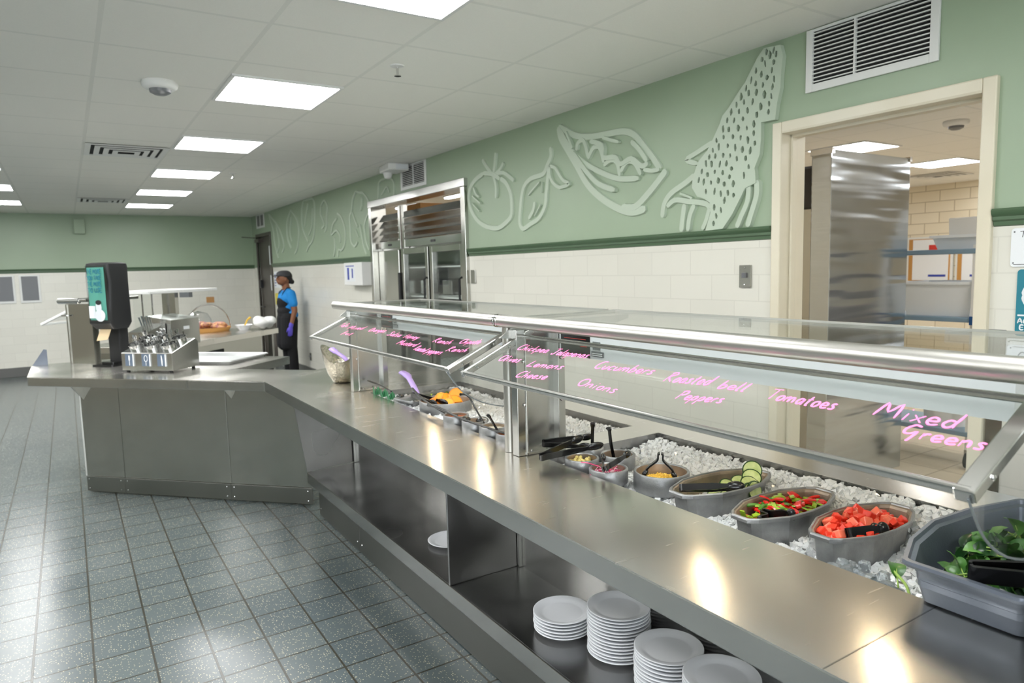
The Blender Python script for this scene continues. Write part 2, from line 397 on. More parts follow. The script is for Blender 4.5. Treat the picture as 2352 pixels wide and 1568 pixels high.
def plate2d(name, outer, holes, depth, mat, parent=None, to3=lambda x, y, z: (x, y, z), bevel=0, kind=None):
    """filled 2d outline with holes, extruded, mapped by to3(x, y, 0..depth)"""
    cu = bpy.data.curves.new(name, 'CURVE'); cu.dimensions = '2D'; cu.fill_mode = 'BOTH'; cu.extrude = .5
    for poly in [outer]+holes:
        sp = cu.splines.new('POLY'); sp.points.add(len(poly)-1)
        for i, p in enumerate(poly): sp.points[i].co = (p[0], p[1], 0, 1)
        sp.use_cyclic_u = True
    ob = bpy.data.objects.new(name, cu); me = bpy.data.meshes.new_from_object(ob)
    vs = [v.co.copy() for v in me.vertices]; fs = [tuple(p.vertices) for p in me.polygons]
    bpy.data.objects.remove(ob); bpy.data.curves.remove(cu); bpy.data.meshes.remove(me)
    b = MB(); b.add([to3(v.x, v.y, (v.z+.5)*depth) for v in vs], fs)
    bm = bmesh.new()
    o = b.build(name, mat, parent, bevel=0)
    bm.from_mesh(o.data); bmesh.ops.remove_doubles(bm, verts=bm.verts, dist=1e-5)
    bmesh.ops.dissolve_limit(bm, angle_limit=.01, verts=bm.verts, edges=bm.edges); bmesh.ops.recalc_face_normals(bm, faces=bm.faces); bm.to_mesh(o.data); bm.free()
    if bevel:
        md = o.modifiers.new('bevel', 'BEVEL'); md.width = bevel; md.segments = 2; md.limit_method = 'ANGLE'; md.angle_limit = math.radians(40)
    return o
def blob(name, prims, voxel, mat, parent, smooth_it=2, dec=None):
    """union of tapered capsules and ellipsoids remeshed into one continuous skin"""
    b = MB()
    for p in prims:
        if p[0] == 'c':
            _, a, ra, c, rc = p[:5]; fl = p[5] if len(p) > 5 else 1.0
            a = Vector(a); c = Vector(c); n = 7
            pts = [a.lerp(c, i/(n-1)) for i in range(n)]; d = (c-a).normalized()
            pts = [a-d*ra*.85, a-d*ra*.5]+pts+[c+d*rc*.5, c+d*rc*.85]
            rr = [ra*.45, ra*.86]+[ra+(rc-ra)*i/(n-1) for i in range(n)]+[rc*.86, rc*.45]
            b.tube(pts, rr, 14, True, fl, up=(0, 1, 0) if fl != 1 else (.3, .2, 1))
        else:
            b.ell(p[1], p[2], 18, 12, p[3] if len(p) > 3 else None)
    o = b.build(name, mat, parent)
    md = o.modifiers.new('remesh', 'REMESH'); md.mode = 'VOXEL'; md.voxel_size = voxel; md.use_smooth_shade = True
    sm = o.modifiers.new('smooth', 'SMOOTH'); sm.iterations = smooth_it; sm.factor = .5
    dg = bpy.context.evaluated_depsgraph_get(); me = bpy.data.meshes.new_from_object(o.evaluated_get(dg))
    o.modifiers.clear(); old = o.data; o.data = me; me.name = name
    bpy.data.meshes.remove(old)
    return o
# stroke alphabet for handwriting and small print: name -> (advance, strokes)
G = {
'T': (.62, [[(0, .95), (.62, 1)], [(.36, .98), (.25, 0)]]), 'M': (.95, [[(0, 0), (.18, .98), (.42, .35), (.72, 1), (.8, 0)]]),
'O': (.66, [[(.4, 1), (.12, .85), (0, .45), (.15, .05), (.4, 0), (.6, .3), (.6, .75), (.4, 1)]]), 'S': (.6, [[(.58, .88), (.35, 1), (.12, .82), (.35, .52), (.45, .22), (.2, 0), (-.08, .1)]]),
'H': (.66, [[(.08, 1), (0, 0)], [(.55, 1), (.5, 0)], [(.04, .5), (.55, .52)]]), 'R': (.7, [[(.12, 1), (0, 0)], [(0, .9), (.4, 1), (.5, .78), (.1, .5), (.62, 0)]]),
'C': (.62, [[(.6, .95), (.3, .98), (.05, .6), (.05, .2), (.3, 0), (.58, .12)]]), 'J': (.62, [[(.05, .95), (.6, 1)], [(.38, .98), (.3, .1), (.08, 0), (0, .18)]]),
'L': (.6, [[(.2, 1), (.05, .1), (.1, .04), (.56, .06)]]), 'G': (.7, [[(.58, .9), (.3, 1), (.05, .65), (.08, .3), (.35, .3), (.55, .52), (.45, -.1), (.38, -.3)]]),
'P': (.6, [[(.12, 1), (0, 0)], [(0, .92), (.4, 1), (.5, .78), (.35, .55), (.08, .48)]]),
'A': (.66, [[(0, 0), (.3, 1), (.6, 0)], [(.12, .36), (.48, .36)]]), 'E': (.55, [[(.5, 1), (0, 1), (0, 0), (.5, 0)], [(0, .52), (.42, .52)]]),
'a': (.46, [[(.38, .42), (.2, .5), (.02, .25), (.12, 0), (.3, .12), (.38, .45), (.38, .05), (.46, .03)]]), 'b': (.46, [[(.12, .98), (.02, .05), (.2, 0), (.38, .22), (.3, .45), (.06, .35)]]),
'c': (.38, [[(.34, .42), (.18, .5), (.02, .22), (.14, 0), (.36, .08)]]), 'd': (.48, [[(.36, .42), (.18, .48), (.02, .22), (.14, 0), (.34, .15), (.48, .98)], [(.4, .5), (.4, .02)]]),
'e': (.42, [[(.04, .22), (.34, .27), (.31, .44), (.18, .5), (.05, .40), (.02, .18), (.15, 0), (.42, .08)]]), 'f': (.36, [[(.4, .9), (.26, 1), (.16, .7), (.06, -.25)], [(0, .48), (.34, .5)]]),
'g': (.46, [[(.36, .42), (.18, .5), (.03, .25), (.15, .03), (.34, .2), (.38, .46), (.26, -.35), (0, -.3)]]), 'h': (.46, [[(.12, .98), (0, 0)], [(.04, .25), (.22, .48), (.34, .4), (.34, 0)]]),
'i': (.2, [[(.08, .46), (.04, 0)], [(.11, .72), (.12, .78)]]), 'k': (.44, [[(.12, .98), (0, 0)], [(.38, .46), (.06, .22), (.38, 0)]]), 'l': (.22, [[(.14, .98), (.02, .06), (.16, 0)]]),
'm': (.66, [[(0, .46), (0, 0)], [(.02, .28), (.16, .48), (.26, .38), (.26, 0)], [(.28, .3), (.42, .48), (.54, .38), (.56, 0)]]), 'n': (.44, [[(.02, .46), (0, 0)], [(.03, .3), (.2, .48), (.32, .38), (.34, 0)]]),
'o': (.42, [[(.22, .5), (.04, .34), (.05, .06), (.22, 0), (.36, .2), (.34, .42), (.22, .5)]]), 'p': (.46, [[(.08, .46), (-.06, -.42)], [(.06, .34), (.26, .5), (.38, .3), (.26, .04), (.04, .06)]]),
'r': (.32, [[(.03, .46), (.02, 0)], [(.04, .28), (.16, .46), (.32, .44)]]), 's': (.36, [[(.32, .44), (.18, .5), (.08, .38), (.24, .2), (.2, .02), (-.02, .04)]]), 't': (.34, [[(.18, .8), (.1, .06), (.24, 0)], [(0, .5), (.32, .54)]]),
'u': (.44, [[(.04, .46), (.02, .12), (.16, 0), (.32, .14), (.36, .46), (.36, 0)]]), 'x': (.4, [[(.02, .44), (.36, 0)], [(.38, .48), (0, 0)]]), 'y': (.42, [[(.04, .46), (.1, .14), (.3, .2)], [(.38, .48), (.26, -.1), (.05, -.4)]]),
'v': (.4, [[(.02, .46), (.16, 0), (.38, .48)]]), ' ': (.3, []), 'K': (.6, [[(.05, 1), (0, 0)], [(.5, 1), (.05, .45), (.5, 0)]]), 'Q': (.66, [[(.3, 1), (0, .5), (.3, 0), (.6, .5), (.3, 1)], [(.4, .2), (.62, -.05)]]),
'Y': (.6, [[(0, 1), (.3, .5), (.3, 0)], [(.6, 1), (.3, .5)]]), 'N': (.62, [[(0, 0), (0, 1), (.5, 0), (.5, 1)]]), 'I': (.15, [[(.05, 0), (.05, 1)]]), 'U': (.6, [[(0, 1), (.02, .2), (.25, 0), (.5, .2), (.5, 1)]]), 'F': (.5, [[(.45, 1), (0, 1), (0, 0)], [(0, .52), (.38, .52)]]), 'D': (.6, [[(0, 0), (0, 1), (.3, .95), (.5, .5), (.3, .05), (0, 0)]]),
}
def smoothpts(p, n=3):
    if len(p) < 3: return p
    out = []
    for i in range(len(p)-1):
        a = p[max(i-1, 0)]; b = p[i]; c = p[i+1]; d = p[min(i+2, len(p)-1)]
        for k in range(n):
            t = k/n
            out.append(tuple(.5*((2*b[j])+(-a[j]+c[j])*t+(2*a[j]-5*b[j]+4*c[j]-d[j])*t*t+(-a[j]+3*b[j]-3*c[j]+d[j])*t**3) for j in range(len(b))))
    out.append(p[-1]); return out
def write(mb, word, p0, ax, up, nrm, length, h, r, gap=.12, lift=.0012, jit=0):
    p0 = Vector(p0); ax = Vector(ax).normalized(); up = Vector(up).normalized(); nrm = Vector(nrm).normalized()
    tot = sum(G[c][0]+gap for c in word)-gap; sx = length/tot; x = 0
    for c in word:
        adv, st = G[c]
        for s_ in st:
            pts = [p0+ax*((x+a)*sx)+up*(b*h)+nrm*lift for a, b in smoothpts(s_)]
            mb.ribbon(pts, r*2, nrm, .0006)
        x += adv+gap
MURAL={"spotted":[[0.0217,[[2.574,2.158],[2.685,2.12],[2.766,2.089],[2.684,2.059]]],[0.0269,[[2.703,2.001],[2.771,1.966],[2.882,1.919],[2.935,1.864],[2.951,1.789]]],[0.0248,[[2.913,1.847],[2.851,1.879],[2.751,1.862],[2.618,1.836],[2.594,1.791]]],[0.0188,[[2.811,1.912],[2.722,1.877]]],[0.0266,[[2.776,1.85],[2.79,1.77],[2.8,1.7]]],[0.0248,[[2.703,1.84],[2.736,1.781],[2.751,1.701]]],[0.0214,[[2.595,1.812],[2.617,1.75],[2.645,1.702]]],[0.023,[[2.341,1.904],[2.348,1.825],[2.389,1.748],[2.413,1.698]]],[0.0253,[[2.293,1.924],[2.292,1.852],[2.323,1.763],[2.347,1.698]]]],"body":[[2.256,2.545],[2.294,2.508],[2.333,2.454],[2.364,2.41],[2.413,2.363],[2.433,2.341],[2.471,2.302],[2.505,2.275],[2.522,2.238],[2.565,2.171],[2.606,2.115],[2.666,2.067],[2.684,2.035],[2.708,1.98],[2.712,1.931],[2.674,1.88],[2.627,1.865],[2.586,1.84],[2.581,1.79],[2.617,1.693],[2.499,1.697],[2.439,1.765],[2.357,1.892],[2.293,1.911],[2.298,1.964],[2.302,1.984],[2.272,2.045],[2.265,2.121],[2.266,2.198],[2.186,2.196],[2.177,2.268],[2.159,2.339],[2.157,2.4],[2.148,2.483],[2.163,2.535]],"spots":[[2.241,2.524],[2.2,2.521],[2.222,2.504],[2.186,2.499],[2.265,2.495],[2.247,2.47],[2.199,2.465],[2.301,2.45],[2.268,2.426],[2.209,2.431],[2.235,2.403],[2.328,2.412],[2.302,2.39],[2.26,2.374],[2.195,2.387],[2.204,2.353],[2.358,2.38],[2.342,2.354],[2.296,2.347],[2.249,2.326],[2.209,2.311],[2.389,2.346],[2.369,2.316],[2.318,2.307],[2.222,2.278],[2.416,2.312],[2.449,2.283],[2.399,2.276],[2.348,2.27],[2.27,2.273],[2.224,2.24],[2.474,2.246],[2.43,2.238],[2.375,2.235],[2.292,2.239],[2.5,2.208],[2.463,2.199],[2.404,2.195],[2.351,2.186],[2.308,2.198],[2.497,2.166],[2.437,2.158],[2.388,2.145],[2.344,2.127],[2.309,2.154],[2.543,2.157],[2.527,2.122],[2.47,2.118],[2.421,2.102],[2.376,2.085],[2.302,2.104],[2.567,2.11],[2.592,2.078],[2.551,2.078],[2.499,2.075],[2.454,2.066],[2.411,2.045],[2.355,2.039],[2.329,2.072],[2.613,2.048],[2.576,2.04],[2.52,2.032],[2.478,2.029],[2.444,2.0],[2.337,1.995],[2.642,2.011],[2.602,1.989],[2.553,1.997],[2.5,1.986],[2.457,1.959],[2.366,1.956],[2.663,1.968],[2.628,1.953],[2.579,1.944],[2.53,1.949],[2.49,1.927],[2.433,1.922],[2.613,1.902],[2.554,1.896],[2.512,1.88],[2.466,1.88],[2.43,1.863],[2.488,1.842],[2.556,1.813],[2.511,1.795],[2.543,1.767],[2.56,1.729]],"pod":[[0.0318,[[3.939,2.479],[3.857,2.438],[3.741,2.383],[3.589,2.353],[3.431,2.343],[3.282,2.333],[3.187,2.297],[3.108,2.222],[3.03,2.141],[2.966,2.064]]],[0.0379,[[3.939,2.479],[3.919,2.404],[3.846,2.312],[3.746,2.192],[3.636,2.057],[3.502,1.957],[3.337,1.875],[3.203,1.84],[3.088,1.854]]],[0.0341,[[2.918,2.054],[2.977,2.005],[3.065,1.938],[3.18,1.87],[3.299,1.88]]],[0.0285,[[3.932,2.469],[3.801,2.305],[3.661,2.198],[3.499,2.117],[3.322,2.054],[3.143,2.036]]],[0.024,[[3.737,2.287],[3.728,2.329],[3.678,2.347],[3.644,2.307],[3.619,2.226]]],[0.0249,[[3.619,2.217],[3.563,2.277],[3.497,2.267],[3.459,2.17]]],[0.0243,[[3.46,2.153],[3.395,2.177],[3.333,2.152],[3.309,2.068]]],[0.0236,[[3.297,2.091],[3.248,2.141],[3.177,2.131],[3.12,2.053]]],[0.0199,[[3.097,2.081],[3.031,2.065],[2.966,2.064]]],[0.0179,[[3.47,2.329],[3.393,2.3],[3.313,2.274]]],[0.0257,[[3.589,2.323],[3.47,2.279],[3.459,2.203],[3.345,2.187],[3.296,2.139],[3.2,2.158],[3.109,2.102],[3.058,2.115]]],[0.0248,[[3.199,2.26],[3.131,2.202],[3.064,2.123]]],[0.0286,[[3.773,2.283],[3.634,2.142],[3.501,2.041],[3.348,1.987]]],[0.0262,[[3.843,2.426],[3.772,2.309]]]],"tomato":[[0.0305,[[4.971,2.294],[5.104,2.261],[5.198,2.206],[5.238,2.121],[5.199,2.017],[5.091,1.92],[4.942,1.861],[4.776,1.84],[4.654,1.874],[4.575,1.92],[4.561,2.005],[4.576,2.098],[4.639,2.181],[4.716,2.221]]],[0.0263,[[4.986,2.403],[4.915,2.334],[4.835,2.271]]],[0.0268,[[4.776,2.43],[4.79,2.354],[4.815,2.269]]],[0.0214,[[4.661,2.336],[4.713,2.292],[4.794,2.266]]],[0.0251,[[4.794,2.266],[4.665,2.26],[4.58,2.219],[4.515,2.182]]],[0.0238,[[4.815,2.259],[4.779,2.171],[4.784,2.077]]],[0.0302,[[4.971,2.294],[4.835,2.271],[4.716,2.221]]],[0.0152,[[5.142,2.2],[5.09,2.134],[5.047,2.114]]],[0.0173,[[5.157,2.13],[5.028,2.057]]],[0.0152,[[5.161,2.069],[5.043,1.993]]]],"lemon":[[0.028,[[4.042,2.357],[4.036,2.296],[4.086,2.234],[4.137,2.184],[4.29,2.17],[4.38,2.127],[4.42,2.052],[4.442,1.96],[4.455,1.861],[4.411,1.813],[4.312,1.841],[4.198,1.877],[4.12,1.956],[4.101,2.049],[4.081,2.14],[4.062,2.231]]],[0.0105,[[4.18,2.133],[4.259,2.094],[4.33,2.053]]],[0.0104,[[4.147,2.129],[4.158,2.055]]],[0.0242,[[4.245,1.996],[4.264,1.94],[4.328,1.881]]],[0.0126,[[4.17,1.97],[4.249,1.895]]],[0.0196,[[4.046,2.228],[3.983,2.206],[3.931,2.15],[3.886,2.108],[3.826,2.079],[3.933,2.068],[4.01,2.109],[4.048,2.164],[4.046,2.228]]]],"broccoli":[[0.0202,[[7.928,2.459],[7.811,2.433],[7.696,2.414],[7.555,2.318],[7.551,2.202],[7.659,2.107],[7.709,2.021],[7.671,1.865],[7.588,1.765]]],[0.0217,[[7.928,2.459],[8.041,2.385],[8.103,2.247],[8.176,2.18],[8.174,2.049],[8.174,1.896],[8.057,1.825],[7.947,1.878]]],[0.017,[[8.084,2.231],[7.995,2.124],[7.924,2.048]]],[0.021,[[7.84,2.071],[7.798,1.942],[7.738,1.798],[7.67,1.719]]],[0.0165,[[7.74,2.37],[7.751,2.288],[7.8,2.222]]],[0.0141,[[7.988,2.023],[7.9,1.926]]]],"mushroom":[[0.0208,[[8.634,2.26],[8.481,2.203],[8.37,2.046],[8.394,1.883],[8.52,1.798],[8.635,1.802],[8.696,1.711]]],[0.0213,[[8.643,2.2],[8.822,2.128],[8.89,2.007],[8.69,2.05],[8.562,1.974],[8.575,1.891]]],[0.0216,[[8.775,1.97],[8.772,1.838],[8.838,1.723]]]],"bean":[[0.0219,[[9.253,2.413],[9.115,2.464],[9.002,2.383],[9.047,2.261],[9.07,2.128],[9.159,2.053]]],[0.0222,[[9.253,2.413],[9.298,2.312],[9.231,2.243],[9.169,2.15],[9.28,2.109]]]],"leaf":[[0.0231,[[10.045,2.552],[9.612,2.536],[9.553,2.398],[9.604,2.12],[9.715,1.975],[9.902,1.906],[10.036,1.825]]],[0.0242,[[10.045,2.552],[10.164,2.415],[10.176,2.198],[10.051,2.06],[9.934,1.968]]],[0.0186,[[9.849,2.491],[9.972,2.314],[10.057,2.182]]],[0.0183,[[9.636,2.405],[9.708,2.168],[9.874,2.051]]]],"oval":[[0.0247,[[10.734,2.471],[10.437,2.313],[10.38,2.122],[10.489,1.903],[10.638,1.817]]],[0.026,[[10.734,2.471],[10.979,2.296],[10.995,2.063],[10.821,1.906]]],[0.0183,[[10.722,2.37],[10.837,2.148],[10.765,2.006]]]],"carrot":[[0.0266,[[12.073,2.51],[11.813,2.411],[11.564,2.306],[11.341,2.128],[11.235,1.95],[11.366,1.859]]],[0.0213,[[11.638,2.32],[11.565,2.14],[11.523,1.991],[11.672,1.849]]],[0.0217,[[12.073,2.51],[11.851,2.255],[11.793,2.002],[11.612,1.778]]]],"garlic":[[0.0175,[[7.267,2.291],[7.236,2.406],[7.191,2.486],[6.953,2.496],[6.814,2.436],[6.83,2.288]]],[0.0126,[[7.157,2.333],[7.066,2.382],[6.996,2.406],[6.938,2.343]]]]}
# ================================================================ the setting
W = 2.95; CEIL = 2.566; YB = 13.4
b = MB(); b.box(-6.2, 3.1, -4.2, YB+.15, -.1, 0); struct(b.build('floor', 'floor'))
b = MB(); b.box(3.1, 11, -1, 13.55, -.1, 0); struct(b.build('floor', 'kfloor'))
b = MB(); b.box(-6.2, 3.1, -4.2, YB+.15, CEIL, CEIL+.1); struct(b.build('ceiling', 'ceiling'))
b = MB(); b.box(3.1, 11, -1, 13.55, CEIL, CEIL+.1); struct(b.build('ceiling', 'ceiling'))
# right wall with its kitchen doorway, cooler niche and far door opening
b = MB()
def seg(y0, y1, z0, z1):
    if z0 < 1.64 < z1:
        seg(y0, y1, z0, 1.64); seg(y0, y1, 1.64, z1); return
    b.m = 0 if z1 <= 1.641 else 1
    b.box(W, 3.1, y0, y1, z0, z1)
for y0, y1, z0 in ((-4.2, 1.289, 0), (1.289, 2.155, 2.13), (2.155, 5.33, 0), (5.33, 7.45, 2.245), (7.45, 12.1, 0), (12.1, 13.02, 2.17), (13.02, YB+.15, 0)):
    seg(y0, y1, z0, CEIL)
struct(b.build('wall_right', ['tile', 'green']))
b = MB(); b.box(-6.2, W, YB, YB+.15, 0, 1.64); b.m = 1; b.box(-6.2, W, YB, YB+.15, 1.64, CEIL); struct(b.build('wall_back', ['tile_x', 'green']))
b = MB(); b.box(-6.35, -6.2, -4.2, YB, 0, 1.64); b.m = 1; b.box(-6.35, -6.2, -4.2, YB, 1.64, CEIL); struct(b.build('wall_left', ['taupe', 'green']))
b = MB(); b.box(-6.2, 3.1, -4.35, -4.2, 0, 1.64); b.m = 1; b.box(-6.2, 3.1, -4.35, -4.2, 1.64, CEIL); struct(b.build('wall_front', ['tile_x', 'green']))
b = MB(); b.box(10.7, 10.85, -1, 13.55, 0, CEIL); struct(b.build('wall_kitchen_far', 'ktile'))
b = MB(); b.box(3.1, 10.7, 13.4, 13.55, 0, CEIL); struct(b.build('wall_kitchen_back', 'tile_x'))
b = MB(); b.box(3.1, 10.7, -1.15, -1, 0, CEIL); struct(b.build('wall_kitchen_front', 'tile_x'))
b = MB()
for y0, y1, z0 in ((-1, 1.279, 0), (1.279, 2.165, 2.14), (2.165, 5.265, 0), (5.265, 7.507, 2.3), (7.507, 13.4, 0)): b.box(3.1005, 3.115, y0, y1, z0, CEIL)
struct(b.build('wall_kitchen_near', 'ktile'))
# glowing windows out of view behind the camera, added to brighten the room
k = 0
for (ax, c0, c1) in [('x', -5.6+i*1.75, -4.2+i*1.75) for i in range(4)]:
    k += 1; b = MB(); f = MB()
    if ax == 'x':
        b.box(c0, c1, -4.197, -4.19, .9, 2.3)
        for q in (c0, c1, (c0+c1)/2): f.box(q-.025, q+.025, -4.195, -4.16, .87, 2.33)
        f.box(c0, c1, -4.195, -4.16, .85, .9); f.box(c0, c1, -4.195, -4.16, 2.3, 2.35)
    else:
        b.box(-6.197, -6.19, c0, c1, .9, 2.3)
        for q in (c0, c1, (c0+c1)/2): f.box(-6.195, -6.16, q-.025, q+.025, .87, 2.33)
        f.box(-6.195, -6.16, c0, c1, .85, .9); f.box(-6.195, -6.16, c0, c1, 2.3, 2.35)
    o = struct(f.build('window_%d' % k, 'white_paint')); b.build('pane', 'daylight', o)
# chair rail: a shaped moulding
prof = [(0, 0), (.008, .004), (.010, .018), (.018, .024), (.018, .036), (.030, .046), (.034, .058), (.026, .066), (0, .066)]
def rail_y(y0, y1, name):
    b = MB(); n = len(prof); z0 = 1.628
    vs = [(W-p, y, z0+q) for y in (y0, y1) for p, q in prof]
    b.add(vs, [(i, i+1, n+i+1, n+i) for i in range(n-1)]+[tuple(range(n)), tuple(range(n, 2*n))]); return struct(b.build(name, 'green_dk', smooth=True))
rail_y(-4.2, 1.236, 'trim_1'); rail_y(2.208, 5.262, 'trim_2'); rail_y(7.51, 12.04, 'trim_3')
b = MB(); n = len(prof); b.add([(x, YB-p, 1.628+q) for x in (-6.2, W) for p, q in prof], [(i, i+1, n+i+1, n+i) for i in range(n-1)]); struct(b.build('trim_4', 'green_dk', smooth=True))
for nm, y0, y1 in (('baseboard_right', -4.2, 1.236), ('baseboard_right', 2.208, 5.26), ('baseboard_right', 7.52, 12.04)):
    b = MB(); b.prism([(W, 0), (W-.03, 0), (W-.014, .03), (W-.012, .13), (W, .135)], y0, y1)
    b.v = [Vector((p.x, p.z, p.y)) for p in b.v]; struct(b.build(nm, 'cove'))
b = MB(); b.box(-6.2, W, YB-.012, YB, 0, .15); struct(b.build('baseboard_back', 'cove', bevel=.004))
# kitchen doorway: hollow metal frame, no leaf in view
b = MB()
for y0, y1 in ((1.239, 1.289), (2.155, 2.205)):
    b.box(W-.022, W+.01, y0, y1, 0, 2.18)
b.box(W-.022, W+.01, 1.289, 2.155, 2.13, 2.18)
for y0, y1, ys0, ys1 in ((1.279, 1.2895, 1.289, 1.302), (2.1545, 2.165, 2.142, 2.155)):
    b.box(W-.02, 3.12, y0, y1, 0, 2.14); b.box(3.0, 3.04, ys0, ys1, 0, 2.13)
b.box(W-.02, 3.12, 1.289, 2.155, 2.125, 2.14); b.box(3.0, 3.04, 1.289, 2.155, 2.112, 2.13)
struct(b.build('door_1', 'frame_cream', bevel=.006))
# far door at the corner, brown, two narrow lites
b = MB(); b.box(W-.02, W+.02, 12.04, 12.1, 0, 2.23); b.box(W-.02, W+.02, 13.02, 13.08, 0, 2.23); b.box(W-.02, W+.02, 12.1, 13.02, 2.17, 2.23)
d2 = struct(b.build('door_2', 'door_brown', bevel=.004, loc=(W, 12.5, 0)))
b = MB(); b.box(W+.02, W+.06, 12.1, 13.02, 0.01, 2.17); b.build('door_leaf', 'door_brown', d2)
b = MB(); b.box(W+.014, W+.022, 12.17, 12.30, 1.68, 2.0); b.box(W+.014, W+.022, 12.17, 12.30, 1.24, 1.50); b.build('vision_lite', 'label_white', d2)
b = MB(); b.box(W-.03, W+.02, 12.85, 12.93, 1.28, 1.42); b.tube([(W-.04, 12.88, .95), (W-.04, 12.6, .95)], .012); b.build('door_latch', 'black_soft', d2)
b = MB(); b.box(W-.06, W+.02, 12.7, 13.0, 2.08, 2.14); b.bar((W-.05, 12.9, 2.16), (W-.35, 12.6, 2.16), .02, .01); b.build('door_closer', 'door_brown', d2)
# ---------------------------------------------------------------- ceiling lights
X0, Y0, T = .1987, 2.696, .61
def light(x, y, label, grp='square ceiling light panels over the serving room', z=CEIL):
    t = thing('ceiling_light', label, 'ceiling light', (x+T/2, y+T/2, z-.02), grp)
    b = MB(); w_ = .022
    b.box(x+.004, x+w_, y+.004, y+T-.004, z-.012, z-.001); b.box(x+T-w_, x+T-.004, y+.004, y+T-.004, z-.012, z-.001)
    b.box(x+w_, x+T-w_, y+.004, y+w_, z-.012, z-.001); b.box(x+w_, x+T-w_, y+T-w_, y+T-.004, z-.012, z-.001)
    b.build('frame', 'white_paint', t)
    b = MB(); b.box(x+w_, x+T-w_, y+w_, y+T-w_, z-.009, z-.002); b.build('diffuser', 'panel_light', t)
    return t
names = {-1: 'square ceiling light nearest the camera, cut by the top of the photo', 2: 'largest fully seen square ceiling light, just right of the white dome sensor',
         5: 'square ceiling light above the near slotted ceiling vent, second fully seen of its row', 8: 'middle square ceiling light of the receding right row, third fully seen',
         11: 'square ceiling light in the right row, next to last before the green back wall', 14: 'farthest square ceiling light of the right row, nearest the green back wall'}
for j, lb in names.items(): light(X0+T, Y0+j*T, lb)
namesl = {8: 'left-row square ceiling light showing only as a sliver at the left edge', 11: 'left-row square ceiling light, upper of the two long slivers at the left edge',
          14: 'left-row square ceiling light, lowest at the left edge near the green back wall'}
for j, lb in namesl.items(): light(X0-2*T, Y0+j*T, lb)
for i, j in ((1, -4), (1, -7), (-2, 5), (-2, 2), (-2, -1), (-2, -4), (-5, -1), (-5, -4), (-5, 2), (-5, 5), (-5, 8), (-5, 11), (-8, 2), (-8, 5), (-8, 8)):  # extra panels out of view, added to raise the room's brightness
    light(X0+i*T, Y0+j*T, 'square ceiling light of the serving room outside the photo')
for x, y, lb in ((6.05, 3.58, 'kitchen ceiling light above the tall steel partition, seen through the doorway'), (8.02, 3.72, 'kitchen ceiling light right of the steel partition, seen through the doorway'),
                 (9.9, 3.55, 'kitchen ceiling light farthest right, a speck at the doorway jamb')):
    light(x, y, lb, 'square ceiling light panels over the kitchen')
for x, y in ((4.2, .6), (4.2, 3.6), (6.05, .6), (6.05, 7.5), (8.0, 8.0), (8.0, .9), (6.0, 10.5)):
    light(x, y, 'square ceiling light of the kitchen outside the doorway view', 'square ceiling light panels over the kitchen')
for k, (y0, y1, lb) in enumerate(((9.9, 10.75, 'tube ceiling light seen over the cooler, left of the two'), (8.35, 9.0, 'tube ceiling light seen over the cooler, right of the two'))):
    t = thing('tube_light', lb, 'ceiling light', (4.69, y0, CEIL-.04), 'tube lights behind the cooler')
    b = MB(); b.box(4.63, 4.75, y0, y1, CEIL-.02, CEIL-.001); b.build('housing', 'white_paint', t)
    b = MB(); b.box(4.65, 4.73, y0+.01, y1-.01, CEIL-.04, CEIL-.02); b.build('lamp', 'tubelight', t)
# ceiling vents
def cvent(x, y, label):
    t = thing('ceiling_vent', label, 'vent', (x+T/2, y+T/2, CEIL-.03), 'slotted ceiling vents')
    b = MB(); b.box(x+.05, x+T-.05, y+.05, y+T-.05, CEIL-.004, CEIL-.001); b.build('backing', 'dark_void', t)
    f = MB()
    for k in range(4):
        a0 = .01+k*.065; a1 = a0+.04
        z0, z1 = CEIL-.006-k*.004, CEIL-.002-k*.0035
        for q in (0,):
            f.box(x+a0, x+T-a0, y+a0, y+a1, z0-.004, z0); f.box(x+a0, x+T-a0, y+T-a1, y+T-a0, z0-.004, z0)
            f.box(x+a0, x+a1, y+a1, y+T-a1, z0-.004, z0); f.box(x+T-a1, x+T-a0, y+a1, y+T-a1, z0-.004, z0)
    f.build('louvre_frame', 'white_paint', t, bevel=.002)
    return t
cvent(X0, Y0+6*T, 'square slotted white vent in the ceiling beyond the dome sensor')
cvent(X0, Y0+13*T, 'far slotted ceiling vent close to the green back wall')
cvent(9.2, 4.35, 'slotted vent in the kitchen ceiling seen through the doorway')
# dome sensor, sprinklers, kitchen detector
def dome(x, y, name, label, s=1):
    t = thing(name, label, 'smoke detector', (x, y, CEIL))
    b = MB(); b.lathe([(.0, 0), (.088*s, 0), (.092*s, -.012), (.086*s, -.030), (.07*s, -.040), (0, -.042)], (x, y, CEIL), 40); b.build('base', 'white_plastic', t, True)
    b = MB(); b.lathe([(.0, -.040), (.055*s, -.040), (.052*s, -.056), (.03*s, -.068), (0, -.071)], (x, y, CEIL), 32); b.build('sensor_head', 'grey_screen' if s == 1 else 'black_soft', t, True)
dome(.51, 4.27, 'smoke_detector', 'round white dome sensor with a dark eye on the dining ceiling')
dome(5.9, 2.77, 'smoke_detector', 'round white detector on the kitchen ceiling behind the doorway')
def sprk(x, y, label):
    t = thing('sprinkler_head', label, 'sprinkler', (x, y, CEIL), 'sprinkler heads')
    b = MB(); b.lathe([(0, 0), (.036, 0), (.034, -.006), (.012, -.010), (0, -.010)], (x, y, CEIL), 24); b.build('escutcheon', 'white_plastic', t, True)
    b = MB(); b.tube([(x, y, CEIL-.008), (x, y, CEIL-.05)], .007, 8); b.lathe([(0, -.05), (.018, -.05), (.018, -.054), (0, -.054)], (x, y, CEIL), 16); b.build('deflector', 'chrome', t)
sprk(1.515, 3.40, 'white pendant sprinkler head between the big ceiling light and the green wall')
